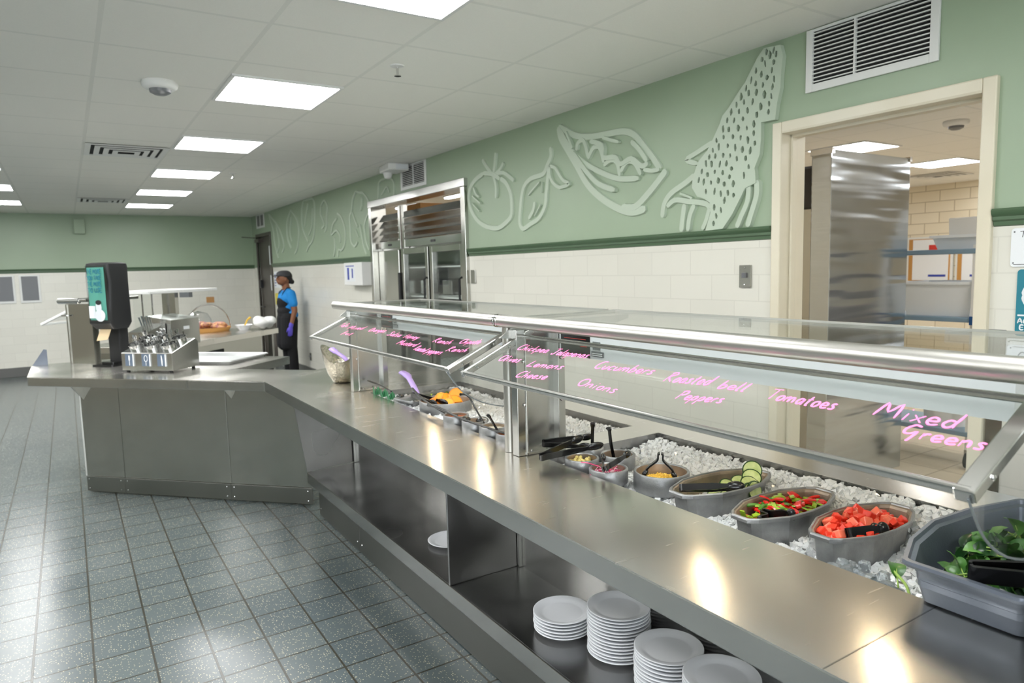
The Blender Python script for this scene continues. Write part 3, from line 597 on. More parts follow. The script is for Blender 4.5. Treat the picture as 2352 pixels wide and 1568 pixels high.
sprk(1.54, 7.7, 'small far sprinkler head right of the third ceiling light')
# wall vents
def wvent(y0, y1, z0, z1, label, slats, mull, name='wall_vent'):
    t = thing(name, label, 'vent', (W, (y0+y1)/2, z0), None); fw = .034 if y1-y0 < .6 and z1-z0 < .3 else .03
    b = MB(); b.box(W-.003, W-.001, y0+.01, y1-.01, z0+.01, z1-.01); b.build('duct_opening', 'dark_void', t)
    b = MB(); b.box(W-.014, W-.001, y0, y0+fw, z0, z1); b.box(W-.014, W-.001, y1-fw, y1, z0, z1); b.box(W-.014, W-.001, y0+fw, y1-fw, z0, z0+fw); b.box(W-.014, W-.001, y0+fw, y1-fw, z1-.012, z1)
    b.build('frame', 'white_paint', t, bevel=.002)
    b = MB(); n = slats
    for k in range(n):
        z = z0+fw+(z1-.012-z0-fw)*(k+.5)/n; b.bar((W-.009, y0+fw, z), (W-.009, y1-fw, z), .010, .0045)
    b.build('slats', 'white_paint', t)
    b = MB(); b.box(W-.016, W-.003, mull-.004, mull+.004, z0+fw, z1-.012); b.build('mullion', 'white_paint', t)
wvent(1.455, 2.035, 2.285, 2.56, 'large white slatted vent on the green wall above the kitchen doorway', 13, 1.80)
wvent(6.045, 6.63, 2.325, 2.56, 'white slatted vent above the steel cooler frame', 11, 6.33)
wvent(12.42, 12.98, 2.325, 2.56, 'small far vent above the brown corner door', 9, 12.7)
# emergency light near the vent
t = thing('emergency_light', 'white emergency light fixture hanging at the ceiling beside the cooler vent', 'emergency light', (2.78, 6.6, CEIL))
b = MB(); b.prism([(2.70, 6.37), (2.92, 6.37), (2.92, 6.66), (2.74, 6.70)], CEIL-.07, CEIL-.001); b.build('body', 'white_plastic', t, bevel=.012)
b = MB(); b.lathe([(0, -.07), (.05, -.07), (.035, -.12), (.0, -.135)], (2.79, 6.60, CEIL), 16); b.build('lamp_head', 'white_plastic', t, True)
b = MB(); b.box(2.78, 2.9, 6.355, 6.372, CEIL-.06, CEIL-.015); b.build('lens', 'housing', t)
# ---------------------------------------------------------------- things on the right wall
def relief(name, key, label, kind=None):
    b = MB()
    for q_, (wd, pts) in enumerate(MURAL[key]):
        sp = smoothpts([(p[0], p[1]) for p in pts], 4) if len(pts) > 2 else pts
        b.ribbon([(W, y, z) for y, z in sp], wd*1.45, (-1, 0, 0), .013+.0011*q_)
    return b
for key, label in (('pod', 'raised pea pod cutout on the green wall, left of the tall speckled figure'), ('tomato', 'raised tomato cutout on the green wall just right of the steel cooler'),
                   ('lemon', 'raised lemon and leaf cutout between the tomato and pea pod cutouts'), ('broccoli', 'raised broccoli cutout left of the steel cooler'),
                   ('mushroom', 'raised mushroom cutout between the broccoli and bean cutouts'), ('bean', 'raised bean cutout, shortest on the far green wall'),
                   ('leaf', 'raised long leaf pod cutout left of the bean cutout'), ('oval', 'raised ribbed oval cutout between the carrot and the long leaf pod'),
                   ('carrot', 'raised carrot cutout beside the far brown door'), ('garlic', 'raised rounded cutout above the top left corner of the cooler frame')):
    o = relief('wall_cutout', key, label).build('wall_cutout', 'green_relief', smooth=True)
    tag(o, label, 'wall art')
t = thing('wall_cutout', 'tall speckled raised cutout on the green wall reaching the ceiling beside the doorway', 'wall art', (W, 2.5, 1.7))
rr = random.Random(3)
holes = []
for y, z in MURAL['spots']:
    a = rr.uniform(.0085, .0145); h = rr.uniform(.013, .023); th = rr.uniform(-.5, .5); q = []
    for k in range(6):
        t2 = 2*PI*k/6+rr.uniform(-.2, .2); px = a*math.cos(t2)*rr.uniform(.6, 1); pz = h*math.sin(t2)
        q.append((y+px*math.cos(th)-pz*math.sin(th)*.5, z+px*math.sin(th)+pz*math.cos(th)))
    holes.append(q)
plate2d('speckled_body', [(y, min(z, 2.556)) for y, z in MURAL['body']], holes, .026, 'green_relief', t, lambda x, y, z: (W-z, x, y))
relief('limbs', 'spotted', '').build('limbs', 'green_relief', t, smooth=True)
def switch(y, z, w_, h_, label, name='light_switch', m='steel_v', rocker=True):
    t = thing(name, label, 'light switch', (W, y, z))
    b = MB(); b.box(W-.012, W-.001, y-w_/2, y+w_/2, z-h_/2, z+h_/2); b.build('cover_plate', m, t, bevel=.002)
    if rocker:
        b = MB(); b.box(W-.03, W-.012, y-.006, y+.006, z-.008, z+.018); b.build('toggle', 'grey_screen', t)
        b = MB(); b.ell((W-.013, y, z+h_*.38), (.002, .004, .004), 8, 6); b.ell((W-.013, y, z-h_*.38), (.002, .004, .004), 8, 6); b.build('screws', 'chrome', t)
switch(2.365, 1.448, .072, .115, 'steel key switch plate on the white tile left of the doorway')
switch(5.2, 1.455, .075, .115, 'plain steel cover plate on the tile right of the cooler', rocker=False)
switch(10.12, .30, .075, .115, 'steel outlet plate low on the tile behind the far glass guard', 'wall_outlet')
# glove dispenser box
t = thing('glove_dispenser', 'white glove box dispenser on the tile left of the cooler', 'dispenser', (W-.06, 7.86, 1.36))
b = MB(); b.box(W-.12, W-.001, 7.56, 8.16, 1.365, 1.63); b.build('box', 'white_plastic', t, bevel=.006)
b = MB(); b.box(W-.124, W-.12, 7.78, 8.10, 1.41, 1.60); b.build('label_panel', 'label_white', t)
b = MB(); b.box(W-.1245, W-.124, 7.97, 8.03, 1.43, 1.57); b.box(W-.1245, W-.124, 7.84, 7.88, 1.45, 1.56); b.box(W-.1245, W-.124, 7.80, 8.08, 1.585, 1.595); b.build('print', 'blue_ink', t)
# notices by the door
t = thing('wall_notice', 'white notice sheet with blue text on the tile behind the worker', 'notice', (W, 11.75, 1.3))
b = MB(); b.box(W-.004, W-.001, 11.60, 11.97, 1.29, 1.56); b.build('sheet', 'label_white', t)
b = MB()
for k in range(5): b.box(W-.0055, W-.004, 11.88-.02*(k % 2), 11.95, 1.32+k*.045, 1.335+k*.045)
b.build('print', 'blue_ink', t)
t = thing('wall_notice', 'yellow notice card on the tile beside the worker apron', 'notice', (W, 11.7, 1.02))
b = MB(); b.box(W-.004, W-.001, 11.62, 11.98, 1.01, 1.2); b.build('card', 'yellow_card', t)
b = MB(); b.box(W-.0055, W-.004, 11.70, 11.90, 1.05, 1.06); b.box(W-.0055, W-.004, 11.72, 11.88, 1.10, 1.115); b.build('print', 'ink', t)
# signs at the right edge
def sign(y0, y1, z0, z1, label, col, text, rest=None):
    t = thing('wall_sign', label, 'sign', (W, (y0+y1)/2, z0))
    n = 5; r = .012; pts = []
    for cy_, cz_, a0 in ((y1-r, z1-r, 0), (y0+r, z1-r, 90), (y0+r, z0+r, 180), (y1-r, z0+r, 270)):
        for k in range(n+1):
            a = math.radians(a0+90*k/n); pts.append((cy_+r*math.cos(a), cz_+r*math.sin(a)))
    b = MB(); m = len(pts)
    b.add([(W-.001, y, z) for y, z in pts]+[(W-.006, y, z) for y, z in pts], [tuple(range(m)), tuple(range(m, 2*m))]+[(i, (i+1) % m, m+(i+1) % m, m+i) for i in range(m)])
    b.build('panel', col, t)
    for nm, mt, fn in text:
        b = MB(); fn(b); b.build(nm, mt, t)
    return t
UPZ = (0, 0, 1); AXY = (0, -1, 0); NX = (-1, 0, 0)
sign(.93, 1.176, 1.478, 1.618, 'white notice sign at the right edge beginning with a black capital T', 'label_white',
     [('lettering', 'ink', lambda b: (write(b, 'T', (W-.006, 1.147, 1.585), AXY, UPZ, NX, .018, .022, .0018), b.box(W-.0075, W-.006, .95, 1.165, 1.486, 1.4875))),
      ('screws', 'grey_screen', lambda b: (b.ell((W-.007, 1.166, 1.605), (.001, .003, .003), 8, 6), b.ell((W-.007, 1.166, 1.492), (.001, .003, .003), 8, 6)))])
def teal_art(b):
    import math as m
    pts = [(W-.006, 1.060+.068*m.cos(a), 1.373+.058*m.sin(a)) for a in [2*PI*k/40 for k in range(41)]]
    b.ribbon(pts, .014, NX, .0012)
    b.box(W-.0075, W-.006, .93, 1.143, 1.297, 1.303)
    write(b, 'AC', (W-.006, 1.142, 1.271), AXY, UPZ, NX, .034, .018, .0026)
    write(b, 'E', (W-.006, 1.133, 1.248), AXY, UPZ, NX, .013, .016, .0026)
sign(.91, 1.150, 1.232, 1.468, 'teal sign at the right edge with white letters and part of a white circle', 'teal', [('lettering', 'label_white', teal_art)])
sign(.92, 1.172, 1.07, 1.190, 'white sign at the right edge behind the glass shelf, showing a dark capital C', 'label_white',
     [('lettering', 'ink', lambda b: (write(b, 'C', (W-.006, 1.135, 1.136), AXY, UPZ, NX, .022, .028, .0024), b.box(W-.0075, W-.006, .95, 1.15, 1.182, 1.1835))),
      ('screw', 'grey_screen', lambda b: b.ell((W-.007, 1.160, 1.178), (.001, .003, .003), 8, 6))])
t = thing('corner_guard', 'stainless steel guard sheet on the wall right of the doorway', 'wall guard', (W, 1.21, 0))
b = MB(); b.box(W-.004, W-.001, 1.178, 1.237, .05, 1.243); b.build('sheet', 'steel_v', t)
b = MB(); b.box(W-.0048, W-.004, 1.178, 1.237, 1.225, 1.243); b.build('top_edge', 'grey_screen', t)
# back wall things
for x0, x1, lb in ((-.86, -.675, 'grey menu board in a white frame, cut by the left edge'), (-.62, -.345, 'grey menu board in a white frame, right one of the pair on the back wall')):
    t = thing('menu_board', lb, 'menu board', ((x0+x1)/2, YB, 1.17), 'pair of menu boards on the back wall')
    b = MB(); x0_ = x0 if x0 > -.8 else -.95
    b.box(x0_, x1, YB-.02, YB-.001, 1.165, 1.602); b.build('frame', 'white_paint', t, bevel=.003)
    b = MB(); b.box(x0_+.03, x1-.03, YB-.024, YB-.02, 1.20, 1.58); b.build('screen', 'grey_screen', t)
b = MB(); b.box(.175, .33, YB-.08, YB-.001, 2.245, 2.485); tag(b.build('speaker', 'green', bevel=.006), 'green painted speaker box high on the far back wall', 'speaker')
t = thing('wall_outlet', 'tan cover plate on the back wall above the basket counter', 'outlet', (2.15, YB, 1.04))
b = MB(); b.box(2.09, 2.22, YB-.012, YB-.001, 1.04, 1.142); b.build('cover_plate', 'tan_card', t, bevel=.002)
# ---------------------------------------------------------------- pass-through cooler in its steel frame
t = thing('cooler_frame', 'stainless steel wall frame with louvred panels around the pass-through cooler', 'frame', (W, 6.39, 0))
for y0, y1 in ((5.272, 5.345), (7.43, 7.50)):
    b = MB(); b.box(W-.035, 3.1, y0, y1, 0, 2.225); b.build('side_casing', 'steel_v', t, bevel=.004)
b = MB(); b.box(W-.04, 3.1, 5.265, 7.507, 2.225, 2.295); b.build('header', 'steel_h', t, bevel=.004)
b = MB(); b.box(2.985, 3.03, 6.70, 6.745, 1.75, 2.2); b.box(2.985, 3.03, 6.80, 6.845, 1.75, 2.2); b.build('mullion', 'steel_v', t, bevel=.003)
for y0, y1, zt in ((6.845, 7.35, 2.135), (5.39, 6.70, 2.15)):
    b = MB()
    for k in range(4):
        z = 1.845+k*.072; b.add([(2.975, y0, z), (2.975, y1, z), (3.03, y1, z+.075), (3.03, y0, z+.075), (2.979, y0, z-.004), (2.979, y1, z-.004), (3.034, y1, z+.071), (3.034, y0, z+.071)], [(0, 1, 2, 3), (4, 7, 6, 5), (0, 4, 5, 1), (1, 5, 6, 2), (2, 6, 7, 3), (3, 7, 4, 0)])
    b.build('louvres', 'steel_h', t)
    b = MB(); b.box(2.99, 3.03, y0-.0, y1, 1.765, 1.84); b.build('louvre_sill', 'steel_h', t, bevel=.002)
    b = MB(); ym = (y0+y1)/2; b.box(2.984, 2.99, ym-.04, ym+.04, 1.79, 1.812); b.build('name_badge', 'black_soft', t)
c = thing('pass_through_cooler', 'stainless pass-through cooler with one solid door and two glass doors', 'refrigerator', (3.4, 6.39, 0))
b = MB(); b.box(3.04, 3.8, 5.36, 7.42, .1, .16); b.box(3.04, 3.8, 5.36, 7.42, 1.72, 1.78); b.box(3.04, 3.8, 5.36, 5.40, .16, 1.72); b.box(3.04, 3.8, 7.38, 7.42, .16, 1.72); b.box(3.04, 3.8, 6.78, 6.86, .16, 1.72); b.box(3.76, 3.8, 5.40, 6.78, .16, 1.72); b.box(3.1, 3.75, 5.36, 7.42, 0.001, .1)
b.build('cabinet', 'steel_h', c)
b = MB(); b.box(2.985, 3.04, 6.87, 7.42, .18, 1.745); b.build('solid_door', 'steel_v', c, bevel=.006)
for y0, y1 in ((5.45, 6.13), (6.17, 6.80)):
    b = MB(); f_ = .06
    b.box(2.985, 3.04, y0, y0+f_, .18, 1.75); b.box(2.985, 3.04, y1-f_, y1, .18, 1.75); b.box(2.985, 3.04, y0+f_, y1-f_, .18, .26); b.box(2.985, 3.04, y0+f_, y1-f_, 1.69, 1.75)
    d = b.build('glass_door', 'steel_v', c, bevel=.004)
    b = MB(); b.box(3.01, 3.016, y0+f_, y1-f_, .26, 1.69); b.build('glass_pane', 'glass_g', d)
    b = MB(); b.tube([(2.985, y0+.03, 1.45), (2.955, y0+.03, 1.43), (2.955, y0+.03, 1.0), (2.985, y0+.03, .98)], .010, 8); b.build('door_handle', 'black_soft', d)
b = MB()
for y in (5.40, 6.84): b.box(2.965, 2.985, y-.02, y+.02, .2, 1.5)
b.build('edge_gasket', 'black_soft', c)
b = MB()
for z in (.55, .9, 1.25, 1.55):
    for k in range(14): b.bar((3.08+k*.05, 5.42, z), (3.08+k*.05, 6.78, z), .006, .006)
    b.bar((3.08, 5.42, z), (3.08, 6.78, z), .012, .012)
b.build('wire_shelves', 'white_paint', c)
for k in range(5):
    b = MB(); y = 5.5+k*.25; z = (.56, .91, 1.26, .91, 1.26)[k]; b.box(3.15, 3.55, y, y+.2, z+.01, z+.16)
    tag(b.build('food_pan', 'steel_dk', bevel=.01), 'steel food pan on a wire shelf inside the glass door cooler', 'pan', 'pans inside the cooler')
t = thing('storage_box', 'tan cardboard box on top of the cooler seen over the louvres', 'box', (3.5, 7.1, 1.8))
b = MB(); b.box(3.3, 3.6, 6.95, 7.3, 1.781, 2.25); b.build('carton', 'tan_card', t)
# ================================================================ kitchen seen through the doorway
t = thing('steel_partition', 'tall wavy stainless steel panel standing in the kitchen behind the doorway', 'partition', (4.6, 2.72, 0))
b = MB(); b.box(4.12, 5.055, 2.66, 2.80, 0, 2.215); b.build('panel', 'steel_wave', t, bevel=.008)
b = MB(); b.box(4.115, 4.145, 2.652, 2.806, 2.19, 2.222); b.box(5.03, 5.06, 2.652, 2.806, 2.19, 2.222); b.build('corner_cap', 'chrome', t)
t = thing('steel_cabinet', 'grey kitchen unit with a black top box, in the slot left of the partition', 'cabinet', (5.0, 3.7, 0))
b = MB(); b.box(4.6, 5.2, 3.1, 3.9, 0, 1.9); b.build('cabinet_body', 'steel_v', t, bevel=.01)
b = MB(); b.box(4.58, 5.22, 3.08, 3.9, 1.9, 2.2); b.build('black_top', 'black_pl', t, bevel=.02)
# cart
t = thing('shelving_cart', 'wheeled cart with slate blue shelves in the kitchen doorway', 'cart', (5.65, 2.9, 0))
x0, x1, y0, y1 = 5.33, 5.80, 2.31, 3.35
for z in (1.575, 1.09, .27):
    b = MB(); b.box(x0, x1, y0, y1, z-.035, z); b.build('shelf', 'blue_pl', t, bevel=.006)
for x in (x0+.03, x1-.03):
    for y in (y0+.03, y1-.03):
        b = MB(); b.box(x-.022, x+.022, y-.022, y+.022, .14, 1.6); b.build('post', 'white_plastic', t)
        b = MB(); b.lathe([(0, -.015), (.058, -.015), (.06, 0), (.058, .015), (0, .015)], (0, 0, 0), 24)
        b.v = [Vector((x+p.x, y+p.z, .062+p.y)) for p in b.v]; k = b.build('caster', 'rubber', t, True)
        b = MB(); b.bar((x, y, .14), (x, y, .05), .05, .04); b.build('fork', 'steel_dk', k)
b = MB(); b.box(x0-.01, x0+.05, y0-.01, y0+.05, 1.04, 1.1); b.build('corner_bracket', 'blue_dk', t)
def bin_(x, y, z, w_, d_, h_, name, label, m='bin', cat='bin'):
    b = MB(); a = .03
    b.add([(x+a, y+a, z), (x+w_-a, y+a, z), (x+w_-a, y+d_-a, z), (x+a, y+d_-a, z), (x, y, z+h_), (x+w_, y, z+h_), (x+w_, y+d_, z+h_), (x, y+d_, z+h_)],
          [(0, 1, 2, 3), (0, 1, 5, 4), (1, 2, 6, 5), (2, 3, 7, 6), (3, 0, 4, 7)])
    t = thing(name, label, cat, (x+w_/2, y+d_/2, z))
    b.build('tub', m, t, solid=.004)
    b = MB(); b.box(x-.012, x+w_+.012, y-.012, y, z+h_-.02, z+h_); b.box(x-.012, x+w_+.012, y+d_, y+d_+.012, z+h_-.02, z+h_); b.box(x-.012, x, y, y+d_, z+h_-.02, z+h_); b.box(x+w_, x+w_+.012, y, y+d_, z+h_-.02, z+h_)
    b.build('rim', m, t)
    return t
bin_(5.36, 2.36, 1.092, .40, .50, .25, 'storage_bin', 'clear plastic bin with bags on the middle blue cart shelf')
bin_(5.40, 2.33, 1.577, .34, .34, .10, 'storage_bin', 'shallow clear bin on the top blue cart shelf')
b = MB(); b.ell((5.56, 2.6, 1.18), (.14, .18, .07), 16, 10); b.ell((5.5, 2.52, 1.22), (.09, .12, .05), 16, 10); tag(b.build('plastic_bag', 'bag', smooth=True), 'crumpled clear bag inside the middle shelf bin', 'bag')
t = thing('white_container', 'white upright plastic container on the top cart shelf', 'container', (5.52, 2.45, 1.68))
b = MB(); b.add([(5.42, 2.38, 1.60), (5.62, 2.38, 1.60), (5.62, 2.56, 1.60), (5.42, 2.56, 1.60), (5.44, 2.35, 1.80), (5.62, 2.35, 1.80), (5.62, 2.58, 1.80), (5.44, 2.58, 1.80)], [(3, 2, 1, 0), (4, 5, 6, 7), (0, 1, 5, 4), (1, 2, 6, 5), (2, 3, 7, 6), (3, 0, 4, 7)]); b.build('body', 'white_plastic', t, bevel=.008)
b = MB(); b.box(5.50, 5.54, 2.36, 2.40, 1.80, 1.9); b.build('handle', 'white_plastic', t)
b = MB(); 
for k in range(3): b.box(5.43+k*.03, 5.436+k*.03, 2.347, 2.35, 1.66, 1.74)
b.build('vent_slots', 'grey_screen', t)
t = thing('bucket', 'white round bucket on the bottom cart shelf', 'bucket', (5.56, 2.62, .27))
b = MB(); b.lathe([(0, 0), (.15, 0), (.165, .26), (.175, .26), (.175, .285), (.168, .285), (.16, .28), (.145, .01), (0, .01)], (5.54, 2.58, .271), 32); b.build('pail', 'white_plastic', t, True)
b = MB(); b.box(6.2, 10.5, -.96, -.2, 0, 1.0)  # made-up block out of view, there for the steel partition to reflect
o = b.build('kitchen_range', 'grey_screen', bevel=.02); tag(o, 'grey cooking range along the kitchen wall, mirrored low in the steel partition', 'range')
# far kitchen wall boards
for y0, y1, lb in ((4.98, 5.62, 'notice board with posters on the far kitchen wall, left of the two'), (4.42, 4.94, 'notice board with posters on the far kitchen wall, right of the two')):
    t = thing('notice_board', lb, 'notice board', (10.69, (y0+y1)/2, 1.15))
    b = MB(); b.box(10.66, 10.699, y0, y1, 1.15, 1.82); b.build('frame', 'white_paint', t)
    b = MB(); b.box(10.655, 10.66, y0+.03, y1-.03, 1.18, 1.79); b.build('cork', 'cork', t)
    b = MB(); b.box(10.65, 10.655, y0+.05, y1-.09, 1.19, 1.78); b.build('poster', 'label_white', t)
    b = MB(); b.box(10.646, 10.65, y0+.08, y0+.32, 1.62, 1.70); b.build('red_print', 'red_ink', t)
    b = MB(); b.box(10.646, 10.65, y0+.08, y0+.32, 1.56, 1.58); b.box(10.646, 10.65, y0+.08, y0+.32, 1.24, 1.27); b.build('blue_print', 'blue_ink', t)
# ================================================================ serving counter
TOP = .87
ct = thing('serving_counter', 'long stainless steel salad counter with open under-shelf and two ice wells', 'counter', (1.5, 2, 0))
main_poly = [(.97, -1.3), (2.12, -1.3), (2.12, 5.0), (1.36, 4.62), (.935, 5.08), (.594, 4.742), (.97, 4.342)]
wells = [(1.335, 1.893, 2.07, 3.533), (1.335, 1.893, .40, 1.925)]
holes_ = [[(x0, y0), (x1, y0), (x1, y1), (x0, y1)] for x0, x1, y0, y1 in wells]
plate2d('countertop', main_poly, holes_, .004, 'steel_top', ct, lambda x, y, z: (x, y, TOP-.004+z))
b = MB()
edge = [(.594, 4.742), (.97, 4.342), (.97, -1.3)]
b.bar((.972, 4.342, .838), (.972, -1.3, .838), .004, .058); 
b.bar((.5955, 4.743, .838), (.9715, 4.343, .838), .004, .058)
b.box(2.116, 2.12, -1.3, 5.0, .81, .866); b.bar((1.36, 4.62, .838), (2.12, 5.0, .838), .004, .056); b.bar((.935, 5.08, .838), (1.36, 4.62, .838), .004, .056)
b.build('edge_band', 'steel_h', ct, bevel=.0015)
b = MB(); b.box(.971, 1.334, .6205, .6225, TOP, TOP+.0006); b.build('top_seam', 'steel_dk', ct)
b = MB(); b.box(.99, 1.33, -1.3, 4.3, .812, .8145); b.build('underside', 'steel_dk', ct)
for x0, x1, y0, y1 in wells:
    b = MB(); zb = .64; e = .0015
    b.add([(x0, y0, TOP-e), (x1, y0, TOP-e), (x1, y1, TOP-e), (x0, y1, TOP-e), (x0, y0, zb), (x1, y0, zb), (x1, y1, zb), (x0, y1, zb)], [(0, 1, 5, 4), (1, 2, 6, 5), (2, 3, 7, 6), (3, 0, 4, 7), (4, 5, 6, 7)])
    b.build('well_liner', 'steel_dk', ct, solid=.003, fix=False)
b = MB(); b.prism([(1.16, -1.3), (1.50, -1.3), (1.50, 4.255), (1.16, 4.205)], .292, .30); b.build('shelf', 'steel_dk', ct)
b = MB(); b.box(1.158, 1.166, -1.3, 4.20, .235, .302); b.build('shelf_lip', 'steel_h', ct, bevel=.002)
b = MB(); b.box(1.488, 1.50, -1.3, 4.255, .30, .81); b.build('back_panel', 'steel_h', ct)
for y0, y1 in ((3.53, 4.24), (1.36, 3.525), (.2, 1.355), (-1.3, .195)):
    b = MB(); b.box(1.236, 1.244, y0, y1, .004, .292); k = b.build('kick_panel', 'steel_kick', ct, bevel=.001)
    b = MB()
    for y in (y0+.03, y1-.03):
        for z in (.05, .2): b.ell((1.235, y, z), (.003, .006, .006), 8, 6)
    b.build('bolts', 'chrome', k)
b = MB(); b.add([(1.162, 4.205, .302), (1.49, 4.255, .302), (1.49, 4.255, .81), (1.09, 4.20, .81)], [(0, 1, 2, 3)]); b.build('end_panel', 'steel_dk', ct, solid=.006)
for y in (2.315, -.2):
    b = MB(); b.box(1.160, 1.487, y-.005, y+.005, .3015, .812); b.build('divider', 'steel_dk', ct, bevel=.002)
for y in (4.235, 2.30, 2.33):
    b = MB(); b.box(1.472, 1.487, y-.006, y+.006, .302, .81); b.build('corner_post', 'steel_h', ct)
b = MB(); b.box(1.50, 2.08, -1.3, 4.24, .0, .62); b.box(1.95, 2.08, -1.3, 4.24, .62, .81); b.box(1.501, 1.95, 3.6, 4.24, .62, .81); b.build('cabinet_body', 'steel_v', ct)
# ice
def icebed(x0, x1, y0, y1, zs, label, n, seed):
    r = random.Random(seed); b = MB()
    # lumpy bed under the loose cubes
    nx, ny = 26, 60; vs = []
    for i in range(nx+1):
        for j in range(ny+1):
            x = x0+(x1-x0)*i/nx; y = y0+(y1-y0)*j/ny
            vs.append((x, y, zs(x, y)-.012+r.uniform(-.004, .004)))
    b.add(vs, [(i*(ny+1)+j, (i+1)*(ny+1)+j, (i+1)*(ny+1)+j+1, i*(ny+1)+j+1) for i in range(nx) for j in range(ny)])
    b.m = 1
    cube = [(-1, -1, -1), (1, -1, -1), (1, 1, -1), (-1, 1, -1), (-1, -1, 1), (1, -1, 1), (1, 1, 1), (-1, 1, 1)]
    F = [(0, 3, 2, 1), (4, 5, 6, 7), (0, 1, 5, 4), (1, 2, 6, 5), (2, 3, 7, 6), (3, 0, 4, 7)]
    for k in range(n):
        x = r.uniform(x0+.012, x1-.012); y = r.uniform(y0+.012, y1-.012); q = Quaternion((r.uniform(-1, 1), r.uniform(-1, 1), r.uniform(-1, 1)), r.uniform(0, 3))
        s = [r.uniform(.005, .0105) for _ in range(3)]; z = zs(x, y)+r.uniform(-.006, .006)
        c = Vector((x, y, z)); vs = []
        for p in cube:
            f = r.uniform(.6, 1.15); vs.append(c+q @ Vector((p[0]*s[0]*f, p[1]*s[1]*f, p[2]*s[2]*f)))
        b.add(vs, F)
    o = b.build('ice_cubes', ['ice_bed', 'ice'], fix=False); return tag(o, label, 'ice', kind='stuff')
def z2(x, y): return .812+.010*math.sin(x*9+y*4)+.12*max(0, (x-1.56))-.02*max(0, 1.45-x)*2
def z1(x, y): return .835+.012*math.sin(x*8+y*3)
icebed(1.336, 1.892, .402, 1.924, z2, 'bed of clear crushed ice in the near well around the salad crocks', 7000, 1)
icebed(1.336, 1.892, 2.072, 3.531, z1, 'bed of crushed ice in the far well beyond the centre post', 6000, 2)
# ================================================================ angled counter
ac = thing('angled_counter', 'angled stainless steel end counter holding the cutlery box and tray', 'counter', (.5, 5.4, 0))
ap = [(-.271, 5.669), (.591, 4.746), (1.443, 5.538), (.56, 6.44), (-.27, 6.44)]
plate2d('countertop', ap, [], .004, 'steel_top', ac, lambda x, y, z: (x, y, TOP-.004+z))
b = MB()
for i in range(5):
    p, q = ap[i], ap[(i+1) % 5]
    c_ = Vector((.5, 5.7)); mid = (Vector(p)+Vector(q))/2; nn = (c_-mid).normalized()*.003
    b.bar((p[0]+nn.x, p[1]+nn.y, .838), (q[0]+nn.x, q[1]+nn.y, .838), .004, .057)
b.build('edge_band', 'steel_h', ac, bevel=.0015)
b = MB(); b.prism([(.035, 5.735), (1.245, 4.475), (1.245, 5.3), (.55, 6.15), (.035, 6.15)], .0, .81); b.build('cabinet_body', 'steel_v', ac)
fl = [((.02, 5.72), (.2415, 5.489)), ((.243, 5.4875), (.8325, 4.8735)), ((.834, 4.872), (1.252, 4.436))]
for p, q in fl:
    b = MB(); b.bar((p[0]+.006, p[1]+.006, .465), (q[0]+.006, q[1]+.006, .465), .010, .69); b.build('front_panel', 'steel_v', ac, bevel=.003)
    b = MB(); b.bar((p[0], p[1], .066), (q[0], q[1], .066), .008, .106); k = b.build('kick_plate', 'steel_kick', ac, bevel=.0015)
    b = MB(); P = Vector(p).lerp(Vector(q), .045/ (Vector(q)-Vector(p)).length*.5); Q = Vector(q).lerp(Vector(p), .03/(Vector(q)-Vector(p)).length)
    for v in (P, Q):
        for z in (.035, .10): b.ell((v.x-.003, v.y-.003, z), (.005, .005, .005), 8, 6)
    b.build('bolts', 'chrome', k)
b = MB(); b.box(.014, .024, 5.73, 6.15, .12, .81); b.build('side_panel', 'steel_v', ac)
for x, y, q in ((.035, 5.70, .7), (.86, 4.84, .55)):
    b = MB(); b.add([(x, y, .805), (x-.10*q, y-.10*q, .805), (x-.10*q, y-.10*q, .79), (x+.01, y+.01, .805-.2*q), (x+.01, y+.01, .805)], [(0, 1, 2, 3, 4)]); b.build('bracket', 'steel_v', ac, solid=.004)
b = MB(); b.add([(-.265, 6.40, TOP), (-.165, 6.40, TOP), (-.165, 6.40, .985), (-.185, 6.40, .99)], [(0, 1, 2, 3)]); tag(b.build('tray_stop', 'tubgrey', solid=.006), 'grey upright tapered plate at the left end of the angled counter', 'plate guard')
# ---- sheet tray
t = thing('sheet_tray', 'empty aluminium sheet tray lying on the angled counter behind the cutlery box', 'tray', (.93, 5.74, TOP))
rot = Matrix.Translation((.90, 5.735, TOP+.0008)) @ Matrix.Rotation(math.radians(45), 4, 'Z')
b = MB(); b.M = rot
def rrect(a, c, r, n=5):
    out = []
    for sx, sy, a0 in ((1, 1, 0), (-1, 1, 90), (-1, -1, 180), (1, -1, 270)):
        for k in range(n+1):
            t_ = math.radians(a0+90*k/n); out.append((sx*(a-r)+r*math.cos(t_), sy*(c-r)+r*math.sin(t_)))
    return out
def loops(b, rings, close0=True, close1=True):
    n = len(rings[0]); vs = [p for r_ in rings for p in r_]
    fs = [(i*n+j, i*n+(j+1) % n, (i+1)*n+(j+1) % n, (i+1)*n+j) for i in range(len(rings)-1) for j in range(n)]
    if close0: fs.append(tuple(range(n))[::-1])
    if close1: fs.append(tuple(range((len(rings)-1)*n, len(rings)*n)))
    b.add(vs, fs)
L_ = lambda a, c, r, z: [(x, y, z) for x, y in rrect(a, c, r)]
loops(b, [L_(.235, .315, .03, 0), L_(.25, .33, .03, .022), L_(.258, .338, .03, .026), L_(.258, .338, .03, .021), L_(.262, .342, .03, .022), L_(.258, .338, .034, .030), L_(.248, .328, .03, .027), L_(.236, .316, .03, .003)])
b.build('pan', pm('dull_aluminium', (200, 202, 202), .38, .6), t, smooth=True)
